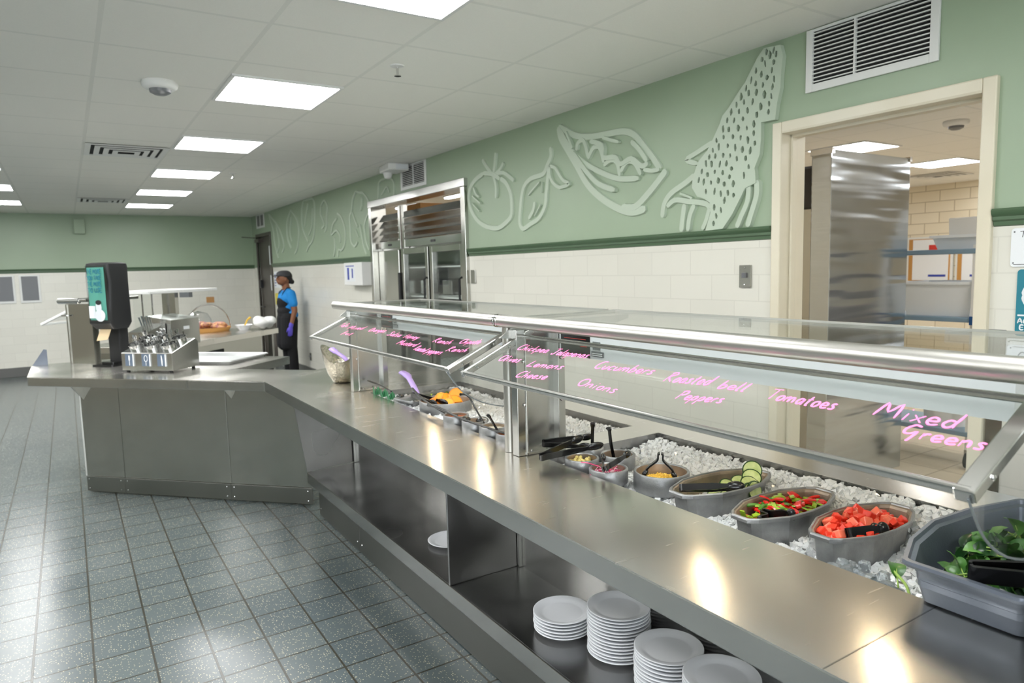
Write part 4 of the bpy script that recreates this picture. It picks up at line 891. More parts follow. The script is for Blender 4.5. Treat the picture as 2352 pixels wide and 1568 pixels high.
# ---- cutlery boxes
def cutlery_box(name_label, cx_, cy_, ang, icons=True, s=1.0, z=TOP):
    t = thing('cutlery_box', name_label, 'cutlery box', (cx_, cy_, z))
    Mx = Matrix.Translation((cx_, cy_, z)) @ Matrix.Rotation(ang, 4, 'Z') @ Matrix.Scale(s, 4)
    w_, d_ = .205, .135
    b = MB(); b.M = Mx
    b.add([(-w_, -d_, .015), (w_, -d_, .015), (w_, d_, .015), (-w_, d_, .015), (-w_, -d_, .135), (w_, -d_, .135), (w_, d_*.78, .215), (-w_, d_*.78, .215), (w_, d_, .19), (-w_, d_, .19)],
          [(0, 3, 2, 1), (0, 1, 5, 4), (4, 5, 6, 7), (7, 6, 8, 9), (3, 9, 8, 2), (1, 2, 8, 6, 5), (0, 4, 7, 9, 3)])
    b.build('box', 'steel_h', t, bevel=.003)
    for x, y in ((-w_+.03, -d_+.02), (w_-.03, -d_+.02), (-w_+.03, d_-.03), (w_-.03, d_-.03)):
        b = MB(); b.M = Mx; b.lathe([(.0, .0005), (.012, .0005), (.012, .016), (0, .016)], (x, y, 0), 14); b.build('foot', 'rubber', t, True)
    if icons:
        for k, x in enumerate((-.135, 0, .125)):
            b = MB(); b.M = Mx; b.add([(x-.038, -d_-.0015, .045), (x+.032, -d_-.0015, .045), (x+.032, -d_-.0015, .128), (x-.038, -d_-.0015, .128)], [(0, 1, 2, 3)]); b.build('label', 'iconbg', t, solid=.001)
            b = MB(); b.M = Mx; b.box(x+.026, x+.034, -d_-.006, -d_-.002, .045, .128)
            y = -d_-.003; n_ = (0, -1, 0); x -= .004
            if k == 0:
                b.ribbon([(x, y, .05), (x, y, .085)], .008, n_, .001); b.ribbon([(x, y, .085), (x, y, .118)], .022, n_, .001)
            elif k == 1:
                b.ribbon([(x, y, .05), (x, y, .078)], .008, n_, .001); b.ribbon([(x+.013*math.cos(a), y, .098+.021*math.sin(a)) for a in [2*PI*q/16 for q in range(17)]], .005, n_, .001)
            else:
                b.ribbon([(x+.004, y, .05), (x+.003, y, .085), (x, y, .12)], .012, n_, .001)
            b.build('icon', 'label_white', t)
    r = random.Random(int(cx_*100))
    tilt = math.atan2(.08, d_*1.78)
    for row in range(2):
        for k in range(3):
            px, py = -.132+k*.132, -.062+row*.105
            zz = .135+(py+d_)/(d_*1.78)*.08
            Mc = Mx @ Matrix.Translation((px, py, zz)) @ Matrix.Rotation(tilt, 4, 'X')
            b = MB(); b.M = Mc
            b.lathe([(0, -.075), (.046, -.075), (.048, .032), (.054, .034), (.054, .037), (.046, .037), (.044, -.07), (0, -.07)], (0, 0, 0), 24)
            c_ = b.build('cutlery_cylinder', 'chrome', t, True)
            for q in range(5):
                a = r.uniform(0, 2*PI); rad = r.uniform(.006, .028); x, y = rad*math.cos(a), rad*math.sin(a)
                tx, ty = r.uniform(-.02, .02), r.uniform(-.02, .02); hh = r.uniform(.05, .075)
                b = MB(); b.M = Mc; b.tube([(x, y, -.06), (x+tx*.5, y+ty*.5, .0), (x+tx, y+ty, hh)], [.002, .003, .0045], 6, flat=.4)
                if k == 1: b.ell((x+tx, y+ty, hh+.008), (.013, .004, .018), 10, 6)
                else:
                    b.bar((x+tx, y+ty, hh), (x+tx*1.1, y+ty*1.1, hh+.026), .014, .002)
                b.build('cutlery_piece', 'chrome', c_, True)
    return t
cutlery_box('stainless cutlery box with fork, spoon and knife icons on the angled counter', .521, 5.405, math.radians(-46.5))
# second box on the far counter, lower detail
t = thing('cutlery_box', 'far stainless cutlery box with a white top sheet, behind the icon-labelled one', 'cutlery box', (.82, 7.35, TOP))
Mx = Matrix.Translation((.83, 7.33, TOP)) @ Matrix.Rotation(math.radians(45), 4, 'Z')
b = MB(); b.M = Mx; b.add([(-.20, -.14, .002), (.20, -.14, .002), (.20, .14, .002), (-.20, .14, .002), (-.20, -.14, .25), (.20, -.14, .25), (.20, .14, .29), (-.20, .14, .29)], [(0, 3, 2, 1), (4, 5, 6, 7), (0, 1, 5, 4), (1, 2, 6, 5), (2, 3, 7, 6), (3, 0, 4, 7)]); b.build('box', 'steel_h', t, bevel=.004)
b = MB(); b.M = Mx; b.box(-.03, .05, -.1425, -.140, .15, .18); b.build('badge', 'label_white', t)
t = thing('cutlery_holder', 'steel holder of standing knives left of the far cutlery box', 'cutlery box', (.6, 7.1, TOP))
b = MB(); b.M = Matrix.Translation((.60, 7.12, TOP)) @ Matrix.Rotation(math.radians(45), 4, 'Z'); b.add([(-.13, -.1, .002), (.10, -.1, .002), (.10, .1, .002), (-.13, .1, .002), (-.13, -.1, .16), (.10, -.1, .22), (.10, .1, .22), (-.13, .1, .16)], [(0, 3, 2, 1), (4, 5, 6, 7), (0, 1, 5, 4), (1, 2, 6, 5), (2, 3, 7, 6), (3, 0, 4, 7)]); b.build('box', 'steel_h', t)
for k in range(5):
    b = MB(); b.bar((.56+k*.02, 7.12+k*.01, 1.05), (.53+k*.022, 7.10+k*.01, 1.16+.01*(k % 2)), .018, .004); b.build('knife', 'chrome', t)
# ---- napkin dispenser
t = thing('napkin_dispenser', 'tall black countertop napkin dispenser with a sea-green poster front', 'dispenser', (.27, 6.02, TOP))
Mx = Matrix.Translation((.262, 5.985, TOP)) @ Matrix.Rotation(math.radians(-49), 4, 'Z') @ Matrix.Diagonal((1, 1, 1, 1))
b = MB(); b.M = Mx
L2 = lambda a, c, z, dx=0, dy=0: [(x+dx, y+dy, z) for x, y in rrect(a, c, .025)]
loops(b, [L2(.095, .07, .275, 0, .01), L2(.108, .10, .32, 0, 0), L2(.108, .098, .45), L2(.108, .090, .62, 0, .006), L2(.108, .098, .73), L2(.104, .095, .757), L2(.08, .075, .766)])
b.build('body', 'black_soft', t, smooth=True)
b = MB(); b.M = Mx; b.box(-.055, .055, .01, .10, .01, .30); b.build('stand', 'black_soft', t, bevel=.01)
b = MB(); b.M = Mx; b.prism(rrect(.10, .12, .03), .0005, .014); b.prism(rrect(.06, .07, .02), .014, .03); b.build('base_plate', 'black_pl', t)
MP = Mx @ Matrix.Diagonal((.78, .815, 1, 1))
b = MB(); b.M = MP
loops(b, [[(x, -.121-.02*(1-(x/.125)**2), z) for x in (-.125, -.08, -.03, .03, .08, .125)] for z in (.33, .36, .5, .7, .745)], False, False)
b.build('poster_window', 'acrylic', t, solid=.003, fix=False)
b = MB(); b.M = MP
for x0, x1 in ((-.10, -.04), (-.04, .03), (.03, .10)):
    f_ = lambda x: -.118-.02*(1-(x/.125)**2)
    b.m = 0; b.add([(x0, f_(x0), .345), (x1, f_(x1), .345), (x1, f_(x1), .73), (x0, f_(x0), .73)], [(0, 1, 2, 3)])
b.build('poster', 'teal2', t)
b = MB(); b.M = MP
for k, wd in enumerate(('THE MORE', 'YOU TAKE', 'THE MORE', 'TO USE')):
    write(b, wd.replace('TAKE', 'TAKE'), (-.088, -.1385, .685-k*.045), (1, 0, 0), (0, 0, 1), (0, -1, 0), .165, .03, .004)
b.build('poster_lettering', 'teal', t)
b = MB(); b.M = MP; b.ell((.02, -.1385, .44), (.034, .001, .045)); b.ell((.03, -.1385, .38), (.06, .001, .045)); b.box(-.095, -.02, -.1395, -.138, .36, .45); b.build('poster_figure', 'label_white', t, True)
b = MB(); b.M = MP; b.ell((.022, -.1395, .475), (.034, .0012, .018)); b.build('poster_hair', 'ink', t, True)
b = MB(); b.M = Mx; b.add([(-.05, -.04, .30), (.05, -.04, .30), (.045, -.085, .20), (-.055, -.09, .19)], [(0, 1, 2, 3)]); b.build('napkin', 'napkin', t, solid=.002)
# ================================================================ sneeze guards
P0 = Vector((1.07, 0, 1.183)); PS = Vector((.23, 0, .104)).normalized(); PN = Vector((-.104, 0, .23)).normalized()
def pt(y, s, l=0): return Vector((P0.x, y, P0.z))+PS*s+PN*l
WORDS1 = [('Tofu', 3.55, .129, 3.446, .136), ('Mixed', 3.394, .118, 3.222, .135), ('fruit', 3.355, .071, 3.233, .073), ('Oranges', 3.129, .13, 2.958, .142), ('Salsa', 2.889, .125, 2.758, .127),
 ('Honey', 2.714, .126, 2.59, .133), ('Mustard', 2.684, .077, 2.513, .082), ('Roasted', 2.485, .062, 2.385, .060), ('peppers', 2.37, .060, 2.264, .066), ('Ranch', 2.444, .132, 2.308, .134), ('Chipotle', 2.26, .151, 2.135, .165), ('Ranch', 2.26, .091, 2.139, .105)]
WORDS2 = [('Chickpea', 1.889, .168, 1.732, .175), ('Jalapenos', 1.704, .172, 1.541, .179), ('Olives', 1.899, .095, 1.791, .103), ('Lemons', 1.732, .092, 1.574, .107), ('Cheese', 1.712, .032, 1.58, .049),
 ('Onions', 1.44, .054, 1.288, .051), ('Cucumbers', 1.463, .138, 1.252, .151), ('Roasted', 1.194, .133, 1.065, .146), ('bell', 1.035, .142, .965, .145), ('Peppers', 1.105, .077, .987, .091),
 ('Tomatoes', .905, .134, .754, .134), ('Mixed', .681, .14, .544, .138), ('Greens', .612, .095, .485, .097)]
def guard(y0, y1, label, words, hy0, hy1, bulbs, far=False):
    t = thing('sneeze_guard', label, 'sneeze guard', (1.3, (y0+y1)/2, TOP))
    # sloped pane with a metal edge
    b = MB(); b.add([pt(y0+.01, .006, -.002), pt(y1-.01, .006, -.002), pt(y1-.01, .248, -.002), pt(y0+.01, .248, -.002), pt(y0+.01, .006, .002), pt(y1-.01, .006, .002), pt(y1-.01, .248, .002), pt(y0+.01, .248, .002)],
                    [(0, 3, 2, 1), (4, 5, 6, 7), (0, 1, 5, 4), (1, 2, 6, 5), (2, 3, 7, 6), (3, 0, 4, 7)])
    pane = b.build('glass_pane', 'glass', t)
    for k, (wd, ya, sa, yb, sb) in enumerate(words):
        a = pt(ya, sa); c = pt(yb, sb); b = MB()
        hh = {'Mixed': .044, 'Greens': .036, 'Cucumbers': .038, 'Roasted': .042, 'Tomatoes': .038}.get(wd, .034) if y1 < 2 else .033
        write(b, wd, a, (c-a), PS, PN, (c-a).length, hh, .0022 if y1 > 2 else .0026, lift=.0026)
        b.build('handwriting', 'pink', pane)
    b = MB(); b.bar(pt(y0-.006, 0), pt(y1+.006, 0), .012, .016, PN); b.bar(pt(y0-.006, .252), pt(y1+.006, .252), .010, .014, PN)
    b.build('pane_rail', 'steel_h', t, bevel=.004)
    for y, w_ in ((y0+.004, .03 if y0 > 1 or y0 < 1 else .016), (y1-.004, .014)):
        b = MB(); b.bar(pt(y, -.008, -.004), pt(y, .30, -.004), w_ if y < (y0+y1)/2 else .014, .022, PN); k = b.build('side_arm', 'steel_h', t, bevel=.003)
        b = MB()
        for s_ in (.05, .19): b.ell(pt(y-w_/2-.001, s_, -.006), (.005, .003, .005), 10, 6)
        b.build('arm_screw', 'chrome', k)
    # big tube along the top
    b = MB(); ye0, ye1 = (y0-.03 if y1 < 2 else 2.082), (2.078 if y1 < 2 else 3.85)
    if y1 < 2: ye0 = .30
    b.tube([(1.274, ye0, 1.337), (1.274, ye1, 1.337)], .0225, 28); b.build('top_tube', 'steel_tube', t, True)
    b = MB(); yy = ye1-.006 if y1 < 2 else ye0+.006; b.tube([(1.274, yy-.004, 1.337), (1.274, yy+.004, 1.337)], .0238, 28); b.build('tube_collar', 'chrome', t, True)
    b = MB(); b.box(1.29, 1.80, ye0+.03, ye1-.008, 1.339, 1.346); b.build('glass_shelf', 'glass_g', t)
    b = MB(); b.box(1.797, 1.806, ye0+.03, ye1-.008, 1.334, 1.349); b.box(1.285, 1.80, ye1-.016, ye1-.008, 1.3345, 1.3485); b.build('shelf_trim', 'steel_tube', t)
    # posts
    for py, nf in ((y1+.03 if y1 < 2 else 3.65, 1), (y0-.03 if y1 < 2 else 2.047, 1)):
        if y1 > 2 and py < 2.1:
            b = MB(); b.tube([(1.288, py, TOP+.001), (1.288, py, 1.315)], .019, 24); b.build('post', 'steel_tube', t, True); continue
        b = MB(); b.box(1.27, 1.305, py-.045, py-.008, TOP+.001, 1.31); b.box(1.305, 1.45, py-.014, py-.008, TOP+.001, 1.30); b.box(1.445, 1.475, py-.045, py-.008, TOP+.001, 1.31)
        b.box(1.30, 1.45, py-.05, py-.008, TOP+.001, TOP+.010); b.box(1.303, 1.309, py-.05, py-.03, TOP+.001, 1.30)
        p = b.build('post', 'steel_h', t, bevel=.0015)
        b = MB()
        for x, z in ((1.302, 1.05), (1.302, 1.20), (1.462, 1.05), (1.462, 1.20)): b.ell((x-.004, py-.048, z), (.006, .004, .006), 10, 8)
        for x in (1.33, 1.40): b.ell((x, py-.035, TOP+.012), (.006, .006, .004), 10, 8)
        b.build('bolts', 'chrome', p)
        b = MB(); b.add([(1.22, py-.02, 1.285), (1.50, py-.02, 1.25), (1.80, py-.02, 1.32), (1.80, py-.02, 1.333), (1.29, py-.02, 1.333)], [(0, 1, 2, 3, 4)]); b.build('end_bracket', 'steel_h', t, solid=.004)
    # warm halogen light housing hung under the glass
    b = MB(); b.box(1.45, 1.455, hy0, hy1, 1.213, 1.290); b.box(1.825, 1.83, hy0, hy1, 1.213, 1.290); b.box(1.455, 1.825, hy0, hy1, 1.284, 1.290)
    b.box(1.455, 1.825, hy0, hy0+.004, 1.213, 1.284); b.box(1.455, 1.825, hy1-.004, hy1, 1.213, 1.284)
    h = b.build('light_housing', 'housing', t)
    for yb in bulbs:
        b = MB(); b.ell((1.64, yb, 1.245), (.016, .020, .016), 14, 10); k = b.build('bulb', 'bulb', h, True)
        b = MB(); b.tube([(1.64, yb, 1.284), (1.64, yb, 1.262)], .014, 14); b.build('bulb_socket', 'white_plastic', k, True)
    b = MB(); b.box(1.448, 1.45, hy1-.17, hy1-.01, 1.214, 1.289); k = b.build('maker_label', 'black_pl', h)
    b = MB(); b.ribbon([(1.4478, hy1-.12, 1.256), (1.4478, hy1-.155, 1.256)], .022, NX, .0005); b.box(1.4474, 1.448, hy1-.15, hy1-.03, 1.2745, 1.2757); b.box(1.4474, 1.448, hy1-.15, hy1-.03, 1.222, 1.2232); b.build('label_red', 'red_ink', k)
    b = MB(); b.box(1.448, 1.45, hy1-.222, hy1-.185, 1.245, 1.272); b.box(1.448, 1.45, hy1-.24, hy1-.178, 1.222, 1.240); b.build('rating_plate', 'grey_screen', h)
    b = MB(); b.box(1.4465, 1.448, hy1-.218, hy1-.19, 1.262, 1.265); b.box(1.4465, 1.448, hy1-.215, hy1-.195, 1.253, 1.256); b.box(1.4465, 1.448, hy1-.234, hy1-.184, 1.232, 1.234); b.box(1.4465, 1.448, hy1-.234, hy1-.184, 1.226, 1.228); b.build('plate_print', 'label_white', h)
    # clear curved end shields
    sh = [(1.06, 1.176), (1.10, 1.12), (1.14, 1.085), (1.19, 1.057), (1.25, 1.037), (1.30, 1.027), (1.34, 1.022), (1.39, 1.03), (1.43, 1.048), (1.46, 1.07), (1.46, 1.28), (1.30, 1.28)]
    b = MB()
    yy = (y0-.004)
    b.add([(x, yy-.002, z) for x, z in sh]+[(x, yy+.002, z) for x, z in sh], [tuple(range(12)), tuple(range(12, 24))]+[(i, (i+1) % 12, 12+(i+1) % 12, 12+i) for i in range(12)]); e = b.build('end_shield', 'acrylic', t)
    b = MB(); b.tube([(x, yy, z) for x, z in smoothpts(sh[:10], 2)], .0022, 6); b.build('shield_edge', pm('acrylic_edge', (150, 160, 165), .2, trans=.7), e, True)
    return t
guard(2.08, 3.66, 'glass sneeze guard over the far ice well with pink dressing names', WORDS1, 2.10, 3.62, (2.32, 2.85, 3.38))
guard(.465, 1.98, 'nearest glass sneeze guard with large pink words from Chickpea to Mixed Greens', WORDS2, .56, 1.96, (.88, 1.445))
# ---------------------------------------------------------------- far counter with its own guard
fc = thing('far_counter', 'far stainless counter set diagonally, with baskets and a white bag on it', 'counter', (1.1, 8.1, 0))
FM = Matrix.Translation((2.118, 8.566, 0)) @ Matrix.Rotation(math.radians(225), 4, 'Z')   # +x runs along the front edge to the left, -y is depth... 
b = MB(); b.M = FM; b.box(0, 2.02, -.95, 0, .81, TOP); b.build('countertop', 'steel_top', fc, bevel=.002)
b = MB(); b.M = FM; b.box(.28, 1.98, -.9, -.06, .0, .81); b.build('cabinet_body', 'steel_v', fc)
b = MB(); b.M = FM; b.box(1.0, 1.45, -.061, -.055, .45, .74); b.build('dark_opening', 'dark_void', fc)
b = MB(); b.M = FM; b.box(.03, .07, -.10, -.05, 0, .81); b.box(.03, .07, -.9, -.85, 0, .81); b.build('leg', 'steel_dk', fc)
g = thing('far_sneeze_guard', 'small far sneeze guard with a steel column and white framed glass top', 'sneeze guard', (1.0, 7.55, TOP))
b = MB(); b.M = FM; b.box(1.46, 1.51, -.36, -.21, TOP, 1.37); b.build('column', 'steel_v', g)
b = MB(); b.M = FM; b.box(1.10, 2.05, -.62, -.05, 1.37, 1.385); b.build('glass_top', 'glass_g', g)
b = MB(); b.M = FM; b.box(1.08, 2.07, -.05, -.03, 1.365, 1.392); b.box(1.08, 2.07, -.64, -.62, 1.365, 1.392); b.box(1.08, 1.10, -.62, -.05, 1.365, 1.392); b.box(2.05, 2.07, -.62, -.05, 1.365, 1.392); b.build('top_frame', 'white_paint', g, bevel=.004)
b = MB(); b.M = FM; b.box(1.62, 1.626, -.60, -.38, .90, 1.36); b.build('glass_front', 'glass', g)
b = MB(); b.M = FM; b.box(1.618, 1.628, -.50, -.49, .88, 1.365); b.box(1.618, 1.628, -.385, -.375, .88, 1.365); b.build('glass_mullion', 'steel_dk', g)
b = MB(); b.M = FM; b.box(1.40, 1.45, -.20, -.09, 1.31, 1.36); b.build('lamp_box', 'grey_screen', g)
# guard by the left end
g = thing('end_sneeze_guard', 'end-on sneeze guard with a broad steel column behind the napkin dispenser', 'sneeze guard', (.09, 6.23, TOP))
GM = Matrix.Translation((.083, 6.232, 0)) @ Matrix.Rotation(math.radians(-45), 4, 'Z')    # local x along the column face, +y away
b = MB(); b.M = GM; b.box(-.115, .115, -.02, .02, TOP, 1.33); b.box(-.115, -.105, -.03, .03, TOP, 1.33); b.box(.105, .115, -.03, .03, TOP, 1.33); b.build('column', 'steel_v', g, bevel=.002)
b = MB(); b.M = GM; b.tube([(-.17, -.03, 1.355), (.02, -.03, 1.355)], .022, 20); b.box(-.16, .09, -.04, .5, 1.345, 1.37); b.build('top_rail', 'steel_h', g, bevel=.006)
b = MB(); b.M = GM; b.bar((-.09, 0, 1.29), (-.38, 0, 1.175), .02, .02); b.bar((-.09, .5, 1.29), (-.38, .5, 1.175), .02, .02); b.bar((-.38, 0, 1.175), (-.38, .5, 1.175), .018, .018); b.build('arm', 'white_paint', g, bevel=.003)
b = MB(); b.M = GM; b.add([(-.10, .01, 1.29), (-.37, .01, 1.20), (-.37, .49, 1.20), (-.10, .49, 1.29)], [(0, 1, 2, 3)]); b.build('sloped_glass', 'glass', g, solid=.004)
b = MB(); b.M = GM; b.lathe([(0, 0), (.045, 0), (.045, .01), (0, .01)], (0, 0, 0), 20); b.v = [GM @ Vector((-.115, -.012, 1.24))+(p-GM @ Vector((0, 0, 0))) for p in b.v]; b.build('pivot_plate', 'steel_h', g, True)
# ================================================================ crocks and food
def round_crock(x, y, r, z, label, inner='cast_in', h=.075, name='round_crock', cup=True):
    t = thing(name, label, 'bowl', (x, y, z-h))
    prof = [(0, 0), (r*.62, 0), (r*.78, .008), (r*.80, .024), (r*.98, .030), (r, .036), (r, h-.003), (r-.002, h), (r-.007, h), (r-.009, h-.003)]
    inn = [(r-.009, h-.003), (r*.84, h*.55), (r*.72, .016), (r*.5, .008), (0, .006)]
    b = MB(); b.lathe(prof, (x, y, z-h), 48, caps=False); b.build('shell', 'cast', t, True)
    b = MB(); b.lathe(inn, (x, y, z-h), 48, caps=False); b.build('inside', inner, t, True)
    return t
DEC = [(-1, -.30), (-.88, -.52), (-.45, -.92), (0, -1.0), (.45, -.92), (.88, -.52), (1, -.30), (1, .30), (.88, .52), (.45, .92), (0, 1.0), (-.45, .92), (-.88, .52), (-1, .30)]
def oval_crock(x, y, a, c, z, h, label, rot=0, shape=DEC, inner='cast_in', shell='cast', name='oval_crock', flange=.010, cat='bowl'):
    t = thing(name, label, cat, (x, y, z-h))
    def ring(k, zz, k2=None):
        k2 = k if k2 is None else k2
        out = []
        for ux, uy in shape:
            px, py = ux*a*k, uy*c*k2; out.append((x+px*math.cos(rot)-py*math.sin(rot), y+px*math.sin(rot)+py*math.cos(rot), zz))
        return out
    z0 = z-h; f = flange/c; e = .0
    b = MB(); loops(b, [ring(.72, z0), ring(.80, z0+.006), ring(.90, z-.020), ring(.905, z-.014), ring(1, z-.012), ring(1, z-.003), ring(.985, z), ring(.945, z), ring(.935, z-.004)], True, False); b.build('shell', shell, t, bevel=.0012)
    b = MB(); loops(b, [ring(.935, z-.004), ring(.905, z-.006), ring(.885, z-.012), ring(.80, z0+.022), ring(.72, z0+.012)], False, True); b.build('inside', inner, t, bevel=.0012)
    return t
round_crock(1.513, 1.872, .047, .885, 'small round crock at the back, beneath the left upright black handle')
round_crock(1.533, 1.752, .059, .885, 'round crock holding the right upright black handle, behind the onion crock')
round_crock(1.408, 1.790, .058, .885, 'round crock of pale chickpeas under the large crossed black tongs')
round_crock(1.400, 1.645, .062, .885, 'round crock of pink pickled onion with small black tongs')
round_crock(1.509, 1.522, .086, .885, 'larger round crock of shredded yellow cheese with standing black tongs', h=.09)
round_crock(1.482, 2.925, .125, .905, 'wide round crock of orange slices in the far well', h=.11)
round_crock(1.370, 2.610, .056, .900, 'small round crock of red salsa in the far well')
round_crock(1.378, 2.462, .054, .900, 'small round crock with a ladle, next after the salsa crock toward the camera')
round_crock(1.386, 2.325, .058, .900, 'small round crock of pale sauce, second from the centre post')
round_crock(1.375, 2.195, .050, .897, 'small round crock half hidden by the centre post')
oval_crock(1.565, 1.335, .185, .086, .888, .13, 'elongated faceted crock of cucumber slices', math.radians(-1))
oval_crock(1.558, 1.118, .182, .082, .886, .13, 'elongated faceted crock of red and green pepper strips', math.radians(0))
oval_crock(1.597, .925, .178, .083, .888, .13, 'elongated faceted crock of diced tomato', math.radians(0))
BOX = [(-1, -1), (-.3, -1), (.3, -1), (1, -1), (1, -.3), (1, .3), (1, 1), (.3, 1), (-.3, 1), (-1, 1), (-1, .3), (-1, -.3)]
# long grey pan in the far well
oval_crock(1.54, 3.18, .19, .085, .885, .12, 'long rectangular grey pan in the far well with the lavender spoon', math.radians(8), [(p[0], p[1]) for p in rrect(1, 1, .18, 3)], 'cast', 'cast', 'food_pan', cat='pan')
# tub of greens: rounded big grey tub at the right edge
TUB = [(-1, -.56), (-.98, -.63), (-.6, -.90), (-.1, -1.06), (.4, -1.0), (.97, -.76), (1, -.70), (1, .70), (.97, .76), (.4, 1.0), (-.1, 1.06), (-.6, .90), (-.98, .63), (-1, .56)]
TUBS = []
for i in range(len(TUB)):
    TUBS.append(TUB[i])
TX, TY = 1.545, .563
t = thing('greens_tub', 'large blue-grey ribbed tub of spinach at the right edge', 'tub', (TX, TY, .80))
def tring(k, zz, ex=0):
    return [(TX+ux*.275*k+ex*(1 if ux > 0 else -1), TY+uy*.158*k+ex*(1 if uy > 0 else -1)*.6, zz) for ux, uy in TUBS]
zr = .962
b = MB(); loops(b, [tring(.80, .872), tring(.82, .874), tring(.86, .905), tring(.868, .906), tring(.87, .918), tring(.88, .920), tring(.885, .932), tring(.895, .935), tring(.90, zr-.016), tring(.985, zr-.012), tring(1, zr-.006), tring(.995, zr), tring(.955, zr), tring(.94, zr-.008)], True, False)
b.build('shell', 'tubgrey', t, smooth=True)
b = MB(); loops(b, [tring(.94, zr-.008), tring(.90, zr-.012), tring(.885, zr-.022), tring(.80, .885), tring(.78, .876)], False, True); b.build('inside', 'tubgrey', t, smooth=True)
# ---- utensils
def spline(pts, n=6): return [Vector(p) for p in smoothpts([tuple(p) for p in pts], n)]
def tongs(base, h1, h2, label, up=(0, 0, 1), w_=.020, group=None):
    """one moulded piece: sprung U end at base, two arms to spoon heads"""
    base = Vector(base); h1 = Vector(h1); h2 = Vector(h2); up = Vector(up).normalized(); b = MB()
    mid = ((h1+h2)/2-base).normalized(); side = (h1-h2); side = (side-mid*side.dot(mid))
    side = side.normalized() if side.length > 1e-4 else mid.cross(up).normalized(); wd = mid.cross(side).normalized(); g = .009
    for s_, h in ((1, h1), (-1, h2)):
        L_ = (h-base).length; q = []
        pts = spline([base-mid*.001+side*s_*.002, base+mid*.002+side*s_*g*.8, base+mid*.02+side*s_*g, base.lerp(h, .55)+side*s_*g*.6, base.lerp(h, .80)+side*s_*.006, h], 5)
        k = len(pts); vs = []
        for i, p in enumerate(pts):
            f = i/(k-1); ww = w_/2*(1 if f < .6 else (1-.35*math.sin((f-.6)/.2*PI/2) if f < .8 else .65+.55*math.sin((f-.8)/.2*PI)))
            d = (pts[min(i+1, k-1)]-pts[max(i-1, 0)]).normalized(); nn = d.cross(wd).normalized()*.0026
            vs += [p-wd*ww-nn, p+wd*ww-nn, p+wd*ww+nn, p-wd*ww+nn]
        fs = [(i*4+j, i*4+(j+1) % 4, (i+1)*4+(j+1) % 4, (i+1)*4+j) for i in range(k-1) for j in range(4)]+[(0, 3, 2, 1), ((k-1)*4, (k-1)*4+1, (k-1)*4+2, (k-1)*4+3)]
        b.add(vs, fs)
        d = (h-base.lerp(h, .8)).normalized(); q = Matrix((d, wd, d.cross(wd))).transposed().to_quaternion()
        b.ell(h-d*.012+side*s_*.003, (L_*.16, w_*.72, .008), 16, 10, q)
    o = b.build('serving_tongs', 'black_pl', smooth=True); return tag(o, label, 'tongs', group)
Gt = 'black plastic serving tongs on the salad bar'
tongs((1.262, 1.822, .902), (1.452, 1.760, .925), (1.440, 1.835, .935), 'largest black tongs, its closed end resting on the counter before the chickpea crock', group=Gt)
tongs((1.345, 1.925, .915), (1.50, 1.86, .925), (1.47, 1.83, .905), 'black tongs behind the largest pair, close to the centre post', group=Gt)
tongs((1.335, 1.587, .905), (1.452, 1.610, .930), (1.430, 1.700, .905), 'small black tongs standing open over the pink onion crock', group=Gt, w_=.016)
tongs((1.486, 1.502, .945), (1.452, 1.54, .872), (1.52, 1.475, .868), 'black tongs standing upside down as a V in the shredded cheese crock', group=Gt, w_=.017)
tongs((1.435, 1.372, .882), (1.555, 1.262, .893), (1.575, 1.285, .875), 'black tongs lying in the cucumber crock', group=Gt, w_=.019)
tongs((1.455, 1.108, .878), (1.50, 1.045, .882), (1.415, 1.085, .868), 'black tongs lying in the pepper strip crock', group=Gt, w_=.026)
tongs((1.500, .905, .882), (1.585, .860, .888), (1.60, .885, .875), 'black tongs lying in the diced tomato crock', group=Gt, w_=.022)
tongs((1.300, .556, .970), (1.44, .40, .985), (1.42, .37, .975), 'black tongs lying in the spinach tub at the right edge', group=Gt, w_=.034)
tongs((1.39, 3.10, .915), (1.40, 2.87, .905), (1.44, 2.86, .905), 'black tongs laid across the orange slice crock', group=Gt, w_=.02)
def handle_spoon(pts, label, bowl, name='serving_spoon', m='black_pl', r=.007, br=(.022, .018, .010), cat='spoon', flat=.55, grp=None):
    t = thing(name, label, cat, pts[0], grp); p = spline(pts, 5); k = len(p)
    b = MB(); b.tube(p, [r*(1.15 if i < k*.35 else .8) for i in range(k)], 10, flat=flat); b.build('handle', m, t, True)
    b = MB(); b.ell(bowl, br, 16, 10); b.build('spoon_bowl', m, t, True)
Gs = 'upright black spoon handles'
handle_spoon([(1.452, 1.785, .995), (1.458, 1.792, .985), (1.480, 1.822, .92), (1.498, 1.842, .87)], 'left upright black spoon handle leaning out of the back crocks', (1.505, 1.86, .855), grp=Gs)
handle_spoon([(1.440, 1.692, .995), (1.452, 1.700, .990), (1.490, 1.737, .93), (1.520, 1.758, .872)], 'right upright black spoon handle leaning out of its crock', (1.525, 1.765, .855), grp=Gs)
handle_spoon([(1.355, 3.60, .925), (1.372, 3.47, .915), (1.375, 3.33, .900)], 'black handle resting at the far left corner of the far well', (1.39, 3.25, .885), grp=Gs)
handle_spoon([(1.515, 3.50, .965), (1.51, 3.42, .955), (1.49, 3.30, .915), (1.47, 3.22, .89)], 'lavender plastic serving spoon standing in the far grey pan', (1.47, 3.20, .88), m='purple', r=.020, flat=.5)
handle_spoon([(1.29, 2.20, .975), (1.31, 2.215, .955), (1.375, 2.27, .885)], 'short black handle leaning beside the centre post', (1.385, 2.275, .87), grp=Gs)
Gl = 'black ladles in the far well'
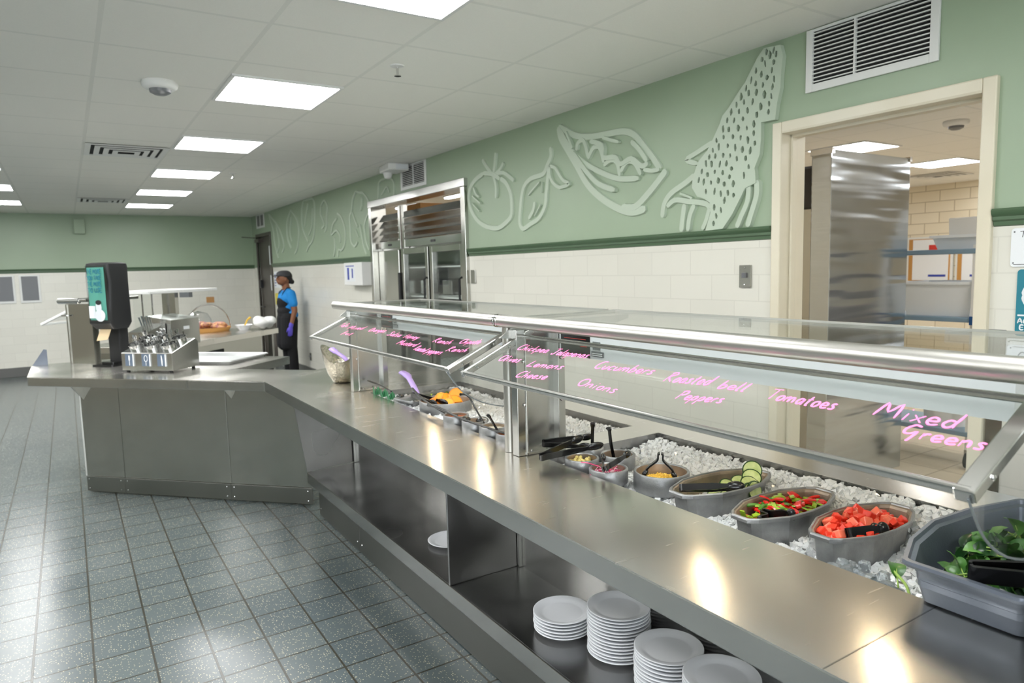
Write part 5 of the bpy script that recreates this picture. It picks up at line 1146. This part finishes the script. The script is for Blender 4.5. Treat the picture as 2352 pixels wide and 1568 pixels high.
handle_spoon([(1.352, 2.53, 1.00), (1.40, 2.55, .985), (1.405, 2.49, .93), (1.385, 2.38, .885)], 'upright black ladle with a hooked end in the far well', (1.43, 2.49, .885), 'ladle', r=.005, br=(.028, .028, .016), cat='ladle', flat=1, grp=Gl)
handle_spoon([(1.33, 2.80, .915), (1.33, 2.69, .920), (1.335, 2.50, .905), (1.345, 2.30, .900), (1.34, 2.16, .905)], 'long black ladle lying across the small far crocks', (1.365, 2.52, .895), 'ladle', r=.006, br=(.024, .024, .012), cat='ladle', flat=1, grp=Gl)
handle_spoon([(1.40, 3.12, .94), (1.36, 2.95, .93), (1.34, 2.78, .915), (1.36, 2.66, .89)], 'thin black ladle handle running from the orange crock to the salsa crock', (1.385, 2.65, .88), 'ladle', r=.0055, br=(.02, .02, .012), cat='ladle', flat=1, grp=Gl)
# green garnish divider pieces
for k, (x, y) in enumerate(((1.35, 3.47), (1.355, 3.38), (1.352, 3.28))):
    b = MB()
    for q in range(5): a = q*1.2; b.add([(x-.02+q*.008, y-.03, .871), (x-.012+q*.008, y+.02, .871), (x-.02+q*.01+.005*math.sin(a), y-.005, .905+.006*math.cos(a*2))], [(0, 1, 2)])
    tag(b.build('garnish_divider', 'greenpl', solid=.004), 'green plastic garnish piece at the far left corner of the far well', 'garnish', 'green garnish pieces')
# ---- foods
rf = random.Random(11)
def place_copies(proto, n, fn, label, cat, group):
    for k in range(n):
        o = proto if k == 0 else dup(proto)
        loc, rot, sc = fn(k); o.location = loc; o.rotation_euler = rot; o.scale = sc
        tag(o, label, cat, group)
def in_oval(cx_, cy_, a, c, k=.8):
    while True:
        x, y = rf.uniform(-1, 1), rf.uniform(-1, 1)
        if abs(x)**2.4+abs(y)**2.4 < 1: return cx_+x*a*k, cy_+y*c*k
def rrot(): return (rf.uniform(0, 6.28), rf.uniform(0, 6.28), rf.uniform(0, 6.28))
def fillbed(name, x, y, a, c, z, mat, label, cat, lump=.006, shape=None):
    """lumpy mass of the same food under the loose pieces"""
    b = MB(); n = 40
    rings = []
    for i in range(9):
        k = i/8; rings.append([(x+math.cos(2*PI*j/n)*a*k*(1-.06*abs(math.sin(4*PI*j/n))), y+math.sin(2*PI*j/n)*c*k, z+lump*(1-k)*1.2+rf.uniform(-lump, lump)*.5) for j in range(n)])
    loops(b, rings, False, False); o = b.build(name, mat, smooth=True); return tag(o, label, cat, kind='stuff')
# cucumber slices: whole round slices and halves
def cuc_proto():
    t = thing('cucumber_slice', 'x', 'cucumber slice', (0, 0, 0))
    b = MB(); b.lathe([(0, -.0025), (.0262, -.0025), (.0262, .0025), (0, .0025)], (0, 0, 0), 28); b.build('flesh', 'cuc_in', t)
    b = MB(); b.lathe([(.0252, -.0030), (.0284, -.0028), (.0284, .0028), (.0252, .0030)], (0, 0, 0), 28, caps=False); b.build('skin', 'cuc_skin', t)
    return t
cp = cuc_proto()
cs = [((1.672, 1.312, .905), (1.15, .25, -.9), 'cucumber slice standing highest at the right end of its crock'), ((1.652, 1.298, .889), (.75, .2, -.9), 'cucumber slice leaning on the highest one'),
      ((1.632, 1.288, .876), (.6, .25, -.8), 'third leaning cucumber slice, lowest of the right-hand overlap'), ((1.595, 1.335, .864), (.55, -.3, .3), 'cucumber slice lying behind the head of the tongs in its crock'),
      ((1.62, 1.262, .866), (1.2, .5, -.2), 'cucumber slice on edge beside the tongs head'), ((1.605, 1.268, .862), (1.25, .5, -.1), 'second cucumber slice on edge beside the tongs head'),
      ((1.63, 1.34, .856), (.2, .2, 0), 'low cucumber slice under the leaning ones'), ((1.54, 1.33, .848), (.1, .1, 0), 'cucumber slice on the bottom of its crock'), ((1.56, 1.30, .851), (.25, -.1, 0), 'cucumber slice below the tongs'), ((1.66, 1.345, .862), (.4, -.3, 0), 'cucumber slice low at the back of its crock'),
      ((1.49, 1.33, .846), (.05, .15, 0), 'cucumber slice at the left end under the tongs grip')]
for k, (l, r_, lb) in enumerate(cs):
    o = cp if k == 0 else dup(cp)
    o.location = l; o.rotation_euler = r_; o['label'] = lb; o['group'] = 'cucumber slices in the crock'
fillbed('cucumber_slices', 1.575, 1.335, .125, .055, .835, 'cuc_in', 'layer of cucumber at the bottom of its crock', 'cucumber')
# pepper strips
def strip(mat, L_, w_, bend):
    b = MB(); pts = [(-L_/2+L_*k/8, 0, bend*math.sin(PI*k/8)) for k in range(9)]
    vs = []; n = 9
    for i, p in enumerate(pts):
        ww = w_/2*(.92 if i in (0, 8) else 1)
        vs += [(p[0], -ww, p[2]), (p[0], ww, p[2]), (p[0], ww*.8, p[2]+.004), (p[0], -ww*.8, p[2]+.004)]
    b.add(vs, [(i*4+j, i*4+(j+1) % 4, (i+1)*4+(j+1) % 4, (i+1)*4+j) for i in range(n-1) for j in range(4)]+[(0, 3, 2, 1), (32, 33, 34, 35)])
    return b.build('pepper_strip', mat, loc=(0, 0, 0), smooth=True)
fillbed('pepper_strips', 1.558, 1.118, .145, .058, .848, 'redpep', 'mass of cut red pepper under the loose strips', 'pepper')
for mat, n, lb, gp in (('redpep', 44, 'red bell pepper strip in the pepper crock', 'red pepper strips'), ('greenpep', 44, 'light green bell pepper strip in the pepper crock', 'green pepper strips'), ('greenpep2', 14, 'dark green bell pepper strip in the pepper crock', 'dark green pepper strips')):
    pr = strip(mat, .038, .013, .004)
    def fn(k):
        x, y = in_oval(1.565, 1.118, .165, .068, .84); hh = .853+.028*max(0, 1-((x-1.58)/.14)**2)*rf.uniform(.2, 1)
        return (x, y, hh), (rf.uniform(-.5, .5), rf.uniform(-.5, .5), rf.uniform(0, 6.28)), (rf.uniform(.7, 1.25), rf.uniform(.7, 1.3), 1)
    place_copies(pr, n, fn, lb, 'pepper strip', gp)
o = dup(pr); o.location = (1.405, 1.128, .872); o.rotation_euler = (0, 1.15, .3); o.scale = (1.2, 1, 1); tag(o, 'green bell pepper strip standing against the left end of the pepper crock', 'pepper strip', 'green pepper strips'); o.data = o.data.copy(); o.data.materials[0] = M['greenpep']
# diced tomato
def dice(mat, seed):
    r = random.Random(seed); b = MB(); s = .0095
    cube = [(-1, -1, -1), (1, -1, -1), (1, 1, -1), (-1, 1, -1), (-1, -1, 1), (1, -1, 1), (1, 1, 1), (-1, 1, 1)]
    b.add([(x*s*r.uniform(.75, 1.15), y*s*r.uniform(.75, 1.15), z*s*r.uniform(.75, 1.15)) for x, y, z in cube], [(0, 3, 2, 1), (4, 5, 6, 7), (0, 1, 5, 4), (1, 2, 6, 5), (2, 3, 7, 6), (3, 0, 4, 7)])
    return b.build('tomato_dice', mat, loc=(0, 0, 0), bevel=.0025)
fillbed('diced_tomato', 1.597, .925, .142, .060, .850, 'red', 'mass of diced tomato under the loose cubes', 'tomato')
for mat, n, seed, lb, gp in (('red', 62, 1, 'red diced tomato cube in the tomato crock', 'red tomato cubes'), ('red2', 34, 2, 'pale pink diced tomato cube in the tomato crock', 'pale tomato cubes')):
    pr = dice(mat, seed)
    def fn(k):
        x, y = in_oval(1.60, .925, .160, .068, .86); hh = .856+.032*max(0, 1-((x-1.60)/.16)**2)*rf.uniform(.1, 1)
        s = rf.uniform(.8, 1.35); return (x, y, hh), rrot(), (s, s, s)
    place_copies(pr, n, fn, lb, 'tomato cube', gp)
# cheese
b = MB()
for k in range(420):
    a = rf.uniform(0, 6.28); rr_ = .066*math.sqrt(rf.random()); x, y = 1.512+rr_*math.cos(a), 1.522+rr_*math.sin(a); z = .845+.022*max(0, 1-rr_/.066)+rf.uniform(0, .006)
    d = Vector((rf.uniform(-1, 1), rf.uniform(-1, 1), rf.uniform(-.3, .3))).normalized()*rf.uniform(.005, .010); b.bar((x-d.x, y-d.y, z-d.z), (x+d.x, y+d.y, z+d.z), .003, .003)
b.lathe([(0, .028), (.03, .02), (.066, .0)], (1.512, 1.522, .841), 30, caps=False)
tag(b.build('shredded_cheese', 'cheese'), 'heap of shredded yellow cheese in the round crock', 'cheese', kind='stuff')
# onion, chickpea, olives, salsa, sauces
b = MB()
for k in range(70):
    a = rf.uniform(0, 6.28); rr_ = .044*math.sqrt(rf.random()); x, y = 1.400+rr_*math.cos(a), 1.645+rr_*math.sin(a); z = .856+rf.uniform(0, .02); R_ = rf.uniform(.008, .02); a0 = rf.uniform(0, 6.28)
    b.m = 1 if rf.random() < .45 else 0
    b.tube([(x+R_*math.cos(a0+q*.35), y+R_*math.sin(a0+q*.35), z+.004*math.sin(q)) for q in range(7)], .0016, 5)
b.m = 0; b.lathe([(0, 0), (.048, -.004)], (1.400, 1.645, .856), 24)
tag(b.build('pickled_onion', ['onion', 'onion2']), 'tangle of pink pickled onion strands in its crock', 'onion', kind='stuff')
b = MB(); b.tube(spline([(1.352, 1.722, .892), (1.362, 1.70, .893), (1.385, 1.672, .884)], 4), .0028, 8, flat=.5); tag(b.build('onion_strand', 'onion', smooth=True), 'bright pink onion strand hanging over the onion crock rim', 'onion')
b = MB(); b.ell((0, 0, 0), (.0062, .0062, .0056), 12, 8); pr = b.build('chickpea', 'chickpea', loc=(0, 0, 0), smooth=True)
def fn(k):
    a = rf.uniform(0, 6.28); rr_ = .044*math.sqrt(rf.random()); return (1.408+rr_*math.cos(a), 1.790+rr_*math.sin(a), .862+rf.uniform(0, .014)), rrot(), (1, 1, 1)
place_copies(pr, 60, fn, 'pale chickpea in the round crock under the large tongs', 'chickpea', 'chickpeas in the crock')
def disc(name, x, y, r, z, mat, label, cat):
    b = MB(); rings = [[(x+math.cos(2*PI*j/28)*r*k/5, y+math.sin(2*PI*j/28)*r*k/5, z+rf.uniform(-.001, .001)) for j in range(28)] for k in range(6)]
    loops(b, rings, False, False); tag(b.build(name, mat, smooth=True), label, cat, kind='stuff')
disc('sliced_olives', 1.533, 1.752, .046, .845, 'olive', 'dark sliced olives low in the crock with the right upright handle', 'olives')
disc('jalapeno_slices', 1.513, 1.872, .037, .85, 'greenpep2', 'green slices low in the small back crock', 'jalapeno')
disc('salsa', 1.370, 2.610, .047, .887, 'salsa', 'orange-brown salsa filling a small far crock', 'salsa')
disc('dressing', 1.378, 2.462, .045, .880, 'sauce', 'pale dressing in the ladle crock of the far well', 'dressing')
disc('dressing', 1.386, 2.325, .048, .885, 'sauce', 'pale dressing in the crock second from the centre post', 'dressing')
disc('dressing', 1.375, 2.195, .041, .880, 'salsa', 'reddish dressing in the crock by the centre post', 'dressing')
# orange slices
def orange_proto():
    t = thing('orange_slice', 'x', 'orange slice', (0, 0, 0)); n = 14
    b = MB(); poly = [(.034*math.cos(PI*k/n), .034*math.sin(PI*k/n)) for k in range(n+1)]; b.prism(poly, -.004, .004); b.build('flesh', 'orange', t, bevel=.001)
    b = MB(); vs = []
    for k in range(n+1):
        for r_, z in ((.0335, -.0045), (.0375, -.004), (.0375, .004), (.0335, .0045)): vs.append((r_*math.cos(PI*k/n), r_*math.sin(PI*k/n), z))
    b.add(vs, [(i*4+j, i*4+(j+1) % 4, (i+1)*4+(j+1) % 4, (i+1)*4+j) for i in range(n) for j in range(4)]); b.build('rind', 'orange_rind', t)
    return t
op = orange_proto()
osl = [((1.515, 2.875, .925), (1.35, 0, -.6), 'orange slice standing highest at the right of its crock')]+[((1.48+.065*math.cos(a), 2.925+.065*math.sin(a), .885+.006*(k % 3)), (.5+.25*(k % 3), .2*(k % 2), a+1), 'orange slice heaped in the wide far crock') for k, a in enumerate([i*.62 for i in range(10)])]+[((1.47+.02*k, 2.93-.02*k, .903), (.9, .1*k, .4*k), 'orange slice heaped in the wide far crock') for k in range(3)]
for k, (l, r_, lb) in enumerate(osl):
    o = op if k == 0 else dup(op); o.location = l; o.rotation_euler = r_; o['label'] = lb; o['group'] = 'orange slices in the wide crock'
fillbed('orange_pieces', 1.482, 2.925, .088, .088, .872, 'orange', 'orange pieces under the loose slices', 'oranges')
# pale lettuce bits in the grey pan
b = MB()
for k in range(30):
    x, y = 1.56+rf.uniform(-.10, .12), 3.18+rf.uniform(-.05, .05); z = .862+rf.uniform(0, .015); a = rf.uniform(0, 6.28); s = .018
    b.add([(x, y, z), (x+s*math.cos(a), y+s*math.sin(a), z+.008), (x+s*1.6*math.cos(a+.6), y+s*1.6*math.sin(a+.6), z+.004), (x+s*math.cos(a+1.2), y+s*math.sin(a+1.2), z+.012)], [(0, 1, 2, 3)])
b.lathe([(0, .01), (.06, .0)], (1.55, 3.18, .852), 20)
tag(b.build('chopped_melon', 'greenpep'), 'pale green chopped pieces in the long far pan', 'salad', kind='stuff')
# spinach
def leaf_mesh(mat, seed, L_=.055, w_=.019):
    r = random.Random(seed); b = MB(); n = 8; vs = []; cu = r.uniform(.4, 1.1)
    for i in range(n+1):
        f = i/n; ww = w_*math.sin(PI*min(f*.96+.04, 1))**.7; x = L_*f; z = L_*.22*math.sin(f*PI)*cu
        for q in (-1, -.5, 0, .5, 1): vs.append((x, ww*q, z+abs(q)**1.5*ww*.45*cu+r.uniform(-.0012, .0012)))
    b.add(vs, [(i*5+j, i*5+j+1, (i+1)*5+j+1, (i+1)*5+j) for i in range(n) for j in range(4)])
    b.m = 1; b.tube([(-.022, 0, -.004), (-.008, 0, 0), (L_*.4, 0, L_*.2*cu+.0006)], [.0016, .0014, .0008], 6)
    return b.build('spinach_leaf', [mat, 'stem'], loc=(0, 0, 0), smooth='all', fix=False)
for mat, n, seed, lb, gp in (('leaf', 130, 4, 'mid green spinach leaf in the grey tub', 'mid green spinach leaves'), ('leaf2', 46, 5, 'pale green spinach leaf in the grey tub', 'pale spinach leaves'), ('leaf3', 84, 6, 'dark green spinach leaf in the grey tub', 'dark spinach leaves')):
    pr = leaf_mesh(mat, seed, .046 if mat != 'leaf2' else .040, .015)
    def fn(k):
        x, y = in_oval(TX+.02, TY-.005, .215, .125, .90); f = max(0, 1-((x-1.60)/.22)**2-((y-.53)/.15)**2)
        hh = .888+.062*f*rf.uniform(.5, 1.05)+rf.uniform(0, .012); s = rf.uniform(.75, 1.2)
        return (x, y, hh), (rf.uniform(-1.3, 1.3), rf.uniform(-1.1, .8), rf.uniform(0, 6.28)), (s, s, s)
    place_copies(pr, n, fn, lb, 'spinach leaf', gp)
o = dup(pr); o.data = o.data.copy(); o.data.materials[0] = M['leaf2']; o.location = (1.60, .600, .950); o.rotation_euler = (.3, -.9, 2.4); o.scale = (1, 1.4, 1); tag(o, 'large round pale spinach leaf standing on top of the heap', 'spinach leaf')
fillbed('spinach_bed', TX+.01, TY, .205, .115, .892, 'leaf3', 'packed spinach under the loose leaves in the grey tub', 'spinach')
o = dup(pr); o.data = o.data.copy(); o.data.materials[0] = M['leaf']; o.location = (1.385, .728, .868); o.rotation_euler = (.2, -.35, .7); o.scale = (1.0, 1.2, 1); tag(o, 'fallen spinach leaf lying on the ice between the tomato crock and the tub', 'spinach leaf')
b = MB(); b.tube(spline([(1.392, .742, .880), (1.375, .706, .868), (1.362, .69, .855)], 4), .003, 8); tag(b.build('cut_stalk', 'stem', smooth=True), 'loose green stem on the ice beside the tub', 'stem')
# larger loose ice chunks near the tub
r = random.Random(5); b = MB(); k = 0
pr = None
for k in range(26):
    x, y = r.uniform(1.345, 1.42), r.uniform(.70, .86)
    if k == 0:
        b = MB(); cube = [(-1, -1, -1), (1, -1, -1), (1, 1, -1), (-1, 1, -1), (-1, -1, 1), (1, -1, 1), (1, 1, 1), (-1, 1, 1)]
        b.add([(p[0]*.014*r.uniform(.7, 1.1), p[1]*.013*r.uniform(.7, 1.1), p[2]*.012*r.uniform(.7, 1.1)) for p in cube], [(0, 3, 2, 1), (4, 5, 6, 7), (0, 1, 5, 4), (1, 2, 6, 5), (2, 3, 7, 6), (3, 0, 4, 7)])
        pr = o = b.build('ice_cube', 'ice_clear', loc=(0, 0, 0), bevel=.004)
    else: o = dup(pr)
    o.location = (x, y, .852+r.uniform(-.02, .006)); o.rotation_euler = (r.uniform(0, 3), r.uniform(0, 3), r.uniform(0, 3)); tag(o, 'large clear ice cube at the well edge between the tomato crock and the spinach tub', 'ice cube', 'large ice cubes by the tub')
# ---- hammered bowl with scoop
t = thing('hammered_bowl', 'tilted hammered metal bowl holding a lavender scoop at the far end of the counter', 'bowl', (1.345, 3.99, TOP))
b = MB(); n = 40; rings = []
def hb(k, zz, up, inn=0):
    out = []
    for j in range(n):
        a = 2*PI*j/n; ca = math.cos(a); sweep = .5*(1-math.cos(a-2.53)) if False else 0
        # rim rises toward +direction (left in view) and at the opposite lip
        d = math.cos(a-2.45); lift_ = up*(.5*d*d+.5*max(0, d))
        out.append((1.345+ca*k, 3.99+math.sin(a)*k, zz+lift_))
    return out
loops(b, [hb(.040, TOP+.001, 0), hb(.058, TOP+.006, 0), hb(.088, TOP+.05, .01), hb(.108, TOP+.095, .05), hb(.118, TOP+.125, .095), hb(.121, TOP+.127, .098), hb(.115, TOP+.122, .095), hb(.104, TOP+.092, .05), hb(.08, TOP+.045, .01), hb(.05, TOP+.012, 0)])
b.build('bowl', 'hammered', t, True)
handle_spoon([(1.31, 4.06, 1.065), (1.32, 4.03, 1.05), (1.36, 3.97, 1.01), (1.38, 3.95, .96)], 'lavender plastic scoop handle in the hammered bowl', (1.37, 3.97, .94), 'scoop', 'purple', .020, (.03, .03, .02), 'scoop', .5)
b = MB()
for k in range(40):
    a = rf.uniform(0, 6.28); rr_ = .085*math.sqrt(rf.random()); b.ell((1.345+rr_*math.cos(a), 3.99+rr_*math.sin(a), TOP+.095+rf.uniform(0, .015)), (.012, .010, .008), 8, 6)
tag(b.build('croutons', 'sauce'), 'pale pieces filling the hammered bowl', 'topping', kind='stuff')
# ================================================================ plates
PR = .0995
def plate_mesh():
    b = MB(); b.lathe([(0, .002), (.056, .002), (.058, 0), (.062, 0), (.064, .002), (.072, .006), (PR-.002, .0125), (PR, .0145), (PR-.001, .016), (PR-.004, .016), (.078, .0105), (.070, .0065), (.064, .0055), (0, .0055)], (0, 0, 0), 56)
    return b.build('dinner_plate', 'plate', loc=(0, 0, 0), smooth='all')
pl = plate_mesh(); first = True
def stack(x, y, n, which, top_lb):
    global first
    rp = random.Random(n)
    for k in range(n):
        o = pl if first else dup(pl); first = False
        o.location = (x+rp.uniform(-.002, .002), y+rp.uniform(-.002, .002), .3015+k*.0108)
        tag(o, top_lb if k == n-1 else 'white plate beneath the top one in the '+which, 'plate', which)
stack(1.325, 1.800, 6, 'shortest plate stack, nearest the divider', 'topmost white plate of the shortest stack, nearest the divider')
stack(1.386, 1.587, 14, 'plate stack second from the divider', 'topmost white plate of the second stack from the divider')
stack(1.383, 1.368, 11, 'plate stack third from the divider', 'topmost white plate of the third stack from the divider')
stack(1.354, 1.150, 14, 'plate stack cut by the bottom edge', 'topmost white plate of the stack cut by the bottom edge')
o = dup(pl); o.location = (1.365, 2.70, .3015); tag(o, 'single white plate on the lower shelf left of the divider', 'plate', 'lone plate')
# ================================================================ things on the far counter
t = thing('pastry_basket', 'round tray of pastries with a wire handle on the far counter', 'basket', (1.4, 8.75, TOP))
b = MB(); b.lathe([(0, 0), (.215, 0), (.24, .05), (.245, .05), (.22, .008), (0, .004)], (1.37, 8.74, TOP+.001), 36); b.build('tray', 'cork', t, True)
b = MB(); b.tube([(1.37-.23*math.cos(a), 8.74+.06*math.cos(a), TOP+.045+.27*math.sin(a)) for a in [PI*k/12 for k in range(13)]], .007, 8); b.build('handle', 'chrome', t, True)
for k in range(22):
    a = rf.uniform(0, 6.28); rr_ = .17*math.sqrt(rf.random())
    if k == 0:
        b = MB(); b.ell((0, 0, 0), (.055, .045, .03), 12, 8); pr = o = b.build('pastry', 'bread', loc=(0, 0, 0), smooth=True)
    else: o = dup(pr)
    o.location = (1.37+rr_*math.cos(a), 8.74+rr_*math.sin(a), TOP+.04+rf.uniform(0, .05)); o.rotation_euler = (rf.uniform(-.3, .3), 0, a); tag(o, 'wrapped pastry in the round basket on the far counter', 'pastry', 'pastries in the basket')
t = thing('cake_dome', 'clear dome with chrome knob behind the pastries', 'dome', (1.22, 8.62, TOP)); b = MB(); b.lathe([(.14, .05), (.14, .14), (.10, .21), (0, .24)], (1.28, 8.86, TOP), 28, caps=False); b.build('dome', 'acrylic', t, True)
b = MB(); b.ell((1.19, 8.6, TOP+.20), (.035, .035, .035)); b.build('knob', 'chrome', t, True)
t = thing('serving_bowl', 'white bowl with a yellow spoon between the pastries and the white bag', 'bowl', (1.66, 8.68, TOP))
b = MB(); b.lathe([(0, 0), (.05, 0), (.10, .06), (.104, .062), (.09, .05), (0, .01)], (1.73, 8.60, TOP+.001), 28); b.build('bowl', 'plate', t, True)
b = MB(); b.tube([(1.73, 8.60, TOP+.03), (1.77, 8.57, TOP+.12), (1.80, 8.55, TOP+.15)], [.012, .018, .024], 10, flat=.5); b.build('spoon', 'yellow_pl', t, True)
b = MB(); rb = random.Random(2)
for k in range(13): b.ell((1.92+rb.uniform(-.10, .10), 8.47+rb.uniform(-.10, .10), TOP+.06+rb.uniform(0, .05)), (rb.uniform(.05, .09), rb.uniform(.05, .08), rb.uniform(.04, .06)), 14, 9)
o = b.build('plastic_bag', 'bag', smooth=True); md = o.modifiers.new('r', 'REMESH'); md.mode = 'VOXEL'; md.voxel_size = .012; md.use_smooth_shade = True
tag(o, 'crumpled white plastic bag at the right end of the far counter', 'bag')
# ================================================================ the worker
PX, PY = 2.70, 10.30
PM = Matrix.Translation((PX, PY, 0)) @ Matrix.Rotation(PI+.10, 4, 'Z')
def P(*a): v = PM @ Vector(a); return (v.x, v.y, v.z)
pr = thing('person', 'worker in blue shirt, black apron and grey cap standing side-on by the tiled wall', 'person', (PX, PY, 0))
RQ = PM.to_quaternion()
def C_(a, ra, c, rc, *f): return ('c', P(*a), ra, P(*c), rc)+f
def E_(c, r_, rot=None): return ('e', P(*c), r_, (RQ @ rot) if rot else RQ)
body = [E_((0, 0, .90), (.115, .155, .13)), E_((.01, 0, 1.02), (.105, .14, .14)), E_((0, 0, 1.16), (.115, .165, .12)), C_((0, -.10, 1.235), .058, (0, .10, 1.235), .058), C_((-.005, 0, 1.24), .062, (.015, 0, 1.36), .052),
        E_((.035, 0, 1.455), (.092, .072, .105)), E_((.06, 0, 1.405), (.065, .055, .055)), E_((.10, 0, 1.385), (.028, .028, .022)), E_((.132, 0, 1.435), (.018, .014, .022)), E_((.128, 0, 1.405), (.013, .024, .010)), E_((.125, 0, 1.46), (.014, .045, .012)),
        E_((.028, .072, 1.44), (.018, .012, .028)), E_((.028, -.072, 1.44), (.018, .012, .028))]
for s in (1, -1):
    body += [C_((0, s*.165, 1.225), .055, (-.02, s*.215, .99), .041), C_((-.02, s*.215, .99), .040, (.045, s*.215, .78), .027),
             C_((0, s*.085, .86), .095, (.005, s*.095, .48), .062), C_((.005, s*.095, .48), .058, (-.01, s*.10, .09), .042), C_((-.01, s*.10, .05), .042, (.10, s*.105, .035), .035)]
blob('body', body, .008, 'skin', pr)
hair = [E_((.005, 0, 1.485), (.098, .080, .085)), E_((-.05, 0, 1.43), (.045, .062, .06)), E_((-.085, 0, 1.40), (.035, .035, .035))]
blob('hair', hair, .008, 'hair', pr)
cap_ = [E_((.03, 0, 1.515), (.108, .088, .055)), E_((.02, 0, 1.495), (.105, .086, .03)), E_((.135, 0, 1.492), (.065, .062, .010))]
blob('cap', cap_, .006, 'cap', pr)
b = MB(); b.ell(P(.112, .030, 1.452), (.010, .010, .007), 10, 8); b.ell(P(.112, -.030, 1.452), (.010, .010, .007), 10, 8); b.build('eyes', 'ink', pr, True)
shirt = [E_((-.005, 0, .95), (.125, .168, .10)), E_((.0, 0, 1.03), (.118, .152, .15)), E_((0, 0, 1.16), (.128, .178, .125)), C_((0, -.11, 1.235), .068, (0, .11, 1.235), .068), C_((-.005, 0, 1.24), .068, (.0, 0, 1.285), .060), E_((-.04, 0, .92), (.10, .15, .08))]
for s in (1, -1): shirt += [C_((0, s*.165, 1.228), .066, (-.012, s*.205, 1.085), .060)]
blob('shirt', shirt, .008, 'shirt', pr)
tr = [E_((0, 0, .865), (.128, .165, .10))]
for s in (1, -1): tr += [C_((0, s*.085, .84), .105, (.005, s*.095, .48), .078), C_((.005, s*.095, .48), .076, (-.01, s*.10, .09), .068)]
blob('trousers', tr, .010, 'trouser', pr)
ap_ = [E_((.045, 0, 1.10), (.105, .135, .12)), E_((.035, 0, .98), (.115, .155, .10)), E_((.02, 0, .93), (.128, .178, .05)), C_((.035, -.075, .88), .105, (.06, -.08, .50), .10), C_((.035, .075, .88), .108, (.06, .08, .50), .10), C_((.05, 0, .88), .11, (.075, 0, .50), .105)]
blob('apron', ap_, .008, 'apron', pr)
b = MB()
for s in (1, -1): b.tube([P(.11, s*.06, 1.17), P(.085, s*.075, 1.25), P(.02, s*.068, 1.315), P(-.05, s*.03, 1.315)], .010, 8, flat=.5)
b.build('apron_straps', 'apron', pr, True)
for s in (1, -1):
    gl = [C_((.042, s*.215, .80), .031, (.050, s*.213, .765), .030), E_((.058, s*.212, .725), (.036, .018, .042))]
    for q, (dx, L_) in enumerate(((-.026, .060), (-.009, .070), (.009, .068), (.025, .058))):
        a = (.058-dx, s*.212, .695); m = (.062-dx, s*.206, .695-L_*.55); e_ = (.060-dx, s*.196, .695-L_)
        gl += [C_(a, .0095, m, .0088), C_(m, .0088, e_, .0075)]
    gl += [C_((.078, s*.205, .745), .011, (.098, s*.196, .712), .010), C_((.098, s*.196, .712), .010, (.102, s*.190, .688), .008)]
    blob('glove', gl, .0035, 'glove', pr, 1)
sh_ = []
for s in (1, -1):
    b = MB(); b.ell(P(.045, s*.10, .045), (.135, .047, .046), 18, 12, RQ); b.v = [Vector((p.x, p.y, max(p.z, .0005))) for p in b.v]; b.build('shoe', 'black_soft', pr, True)
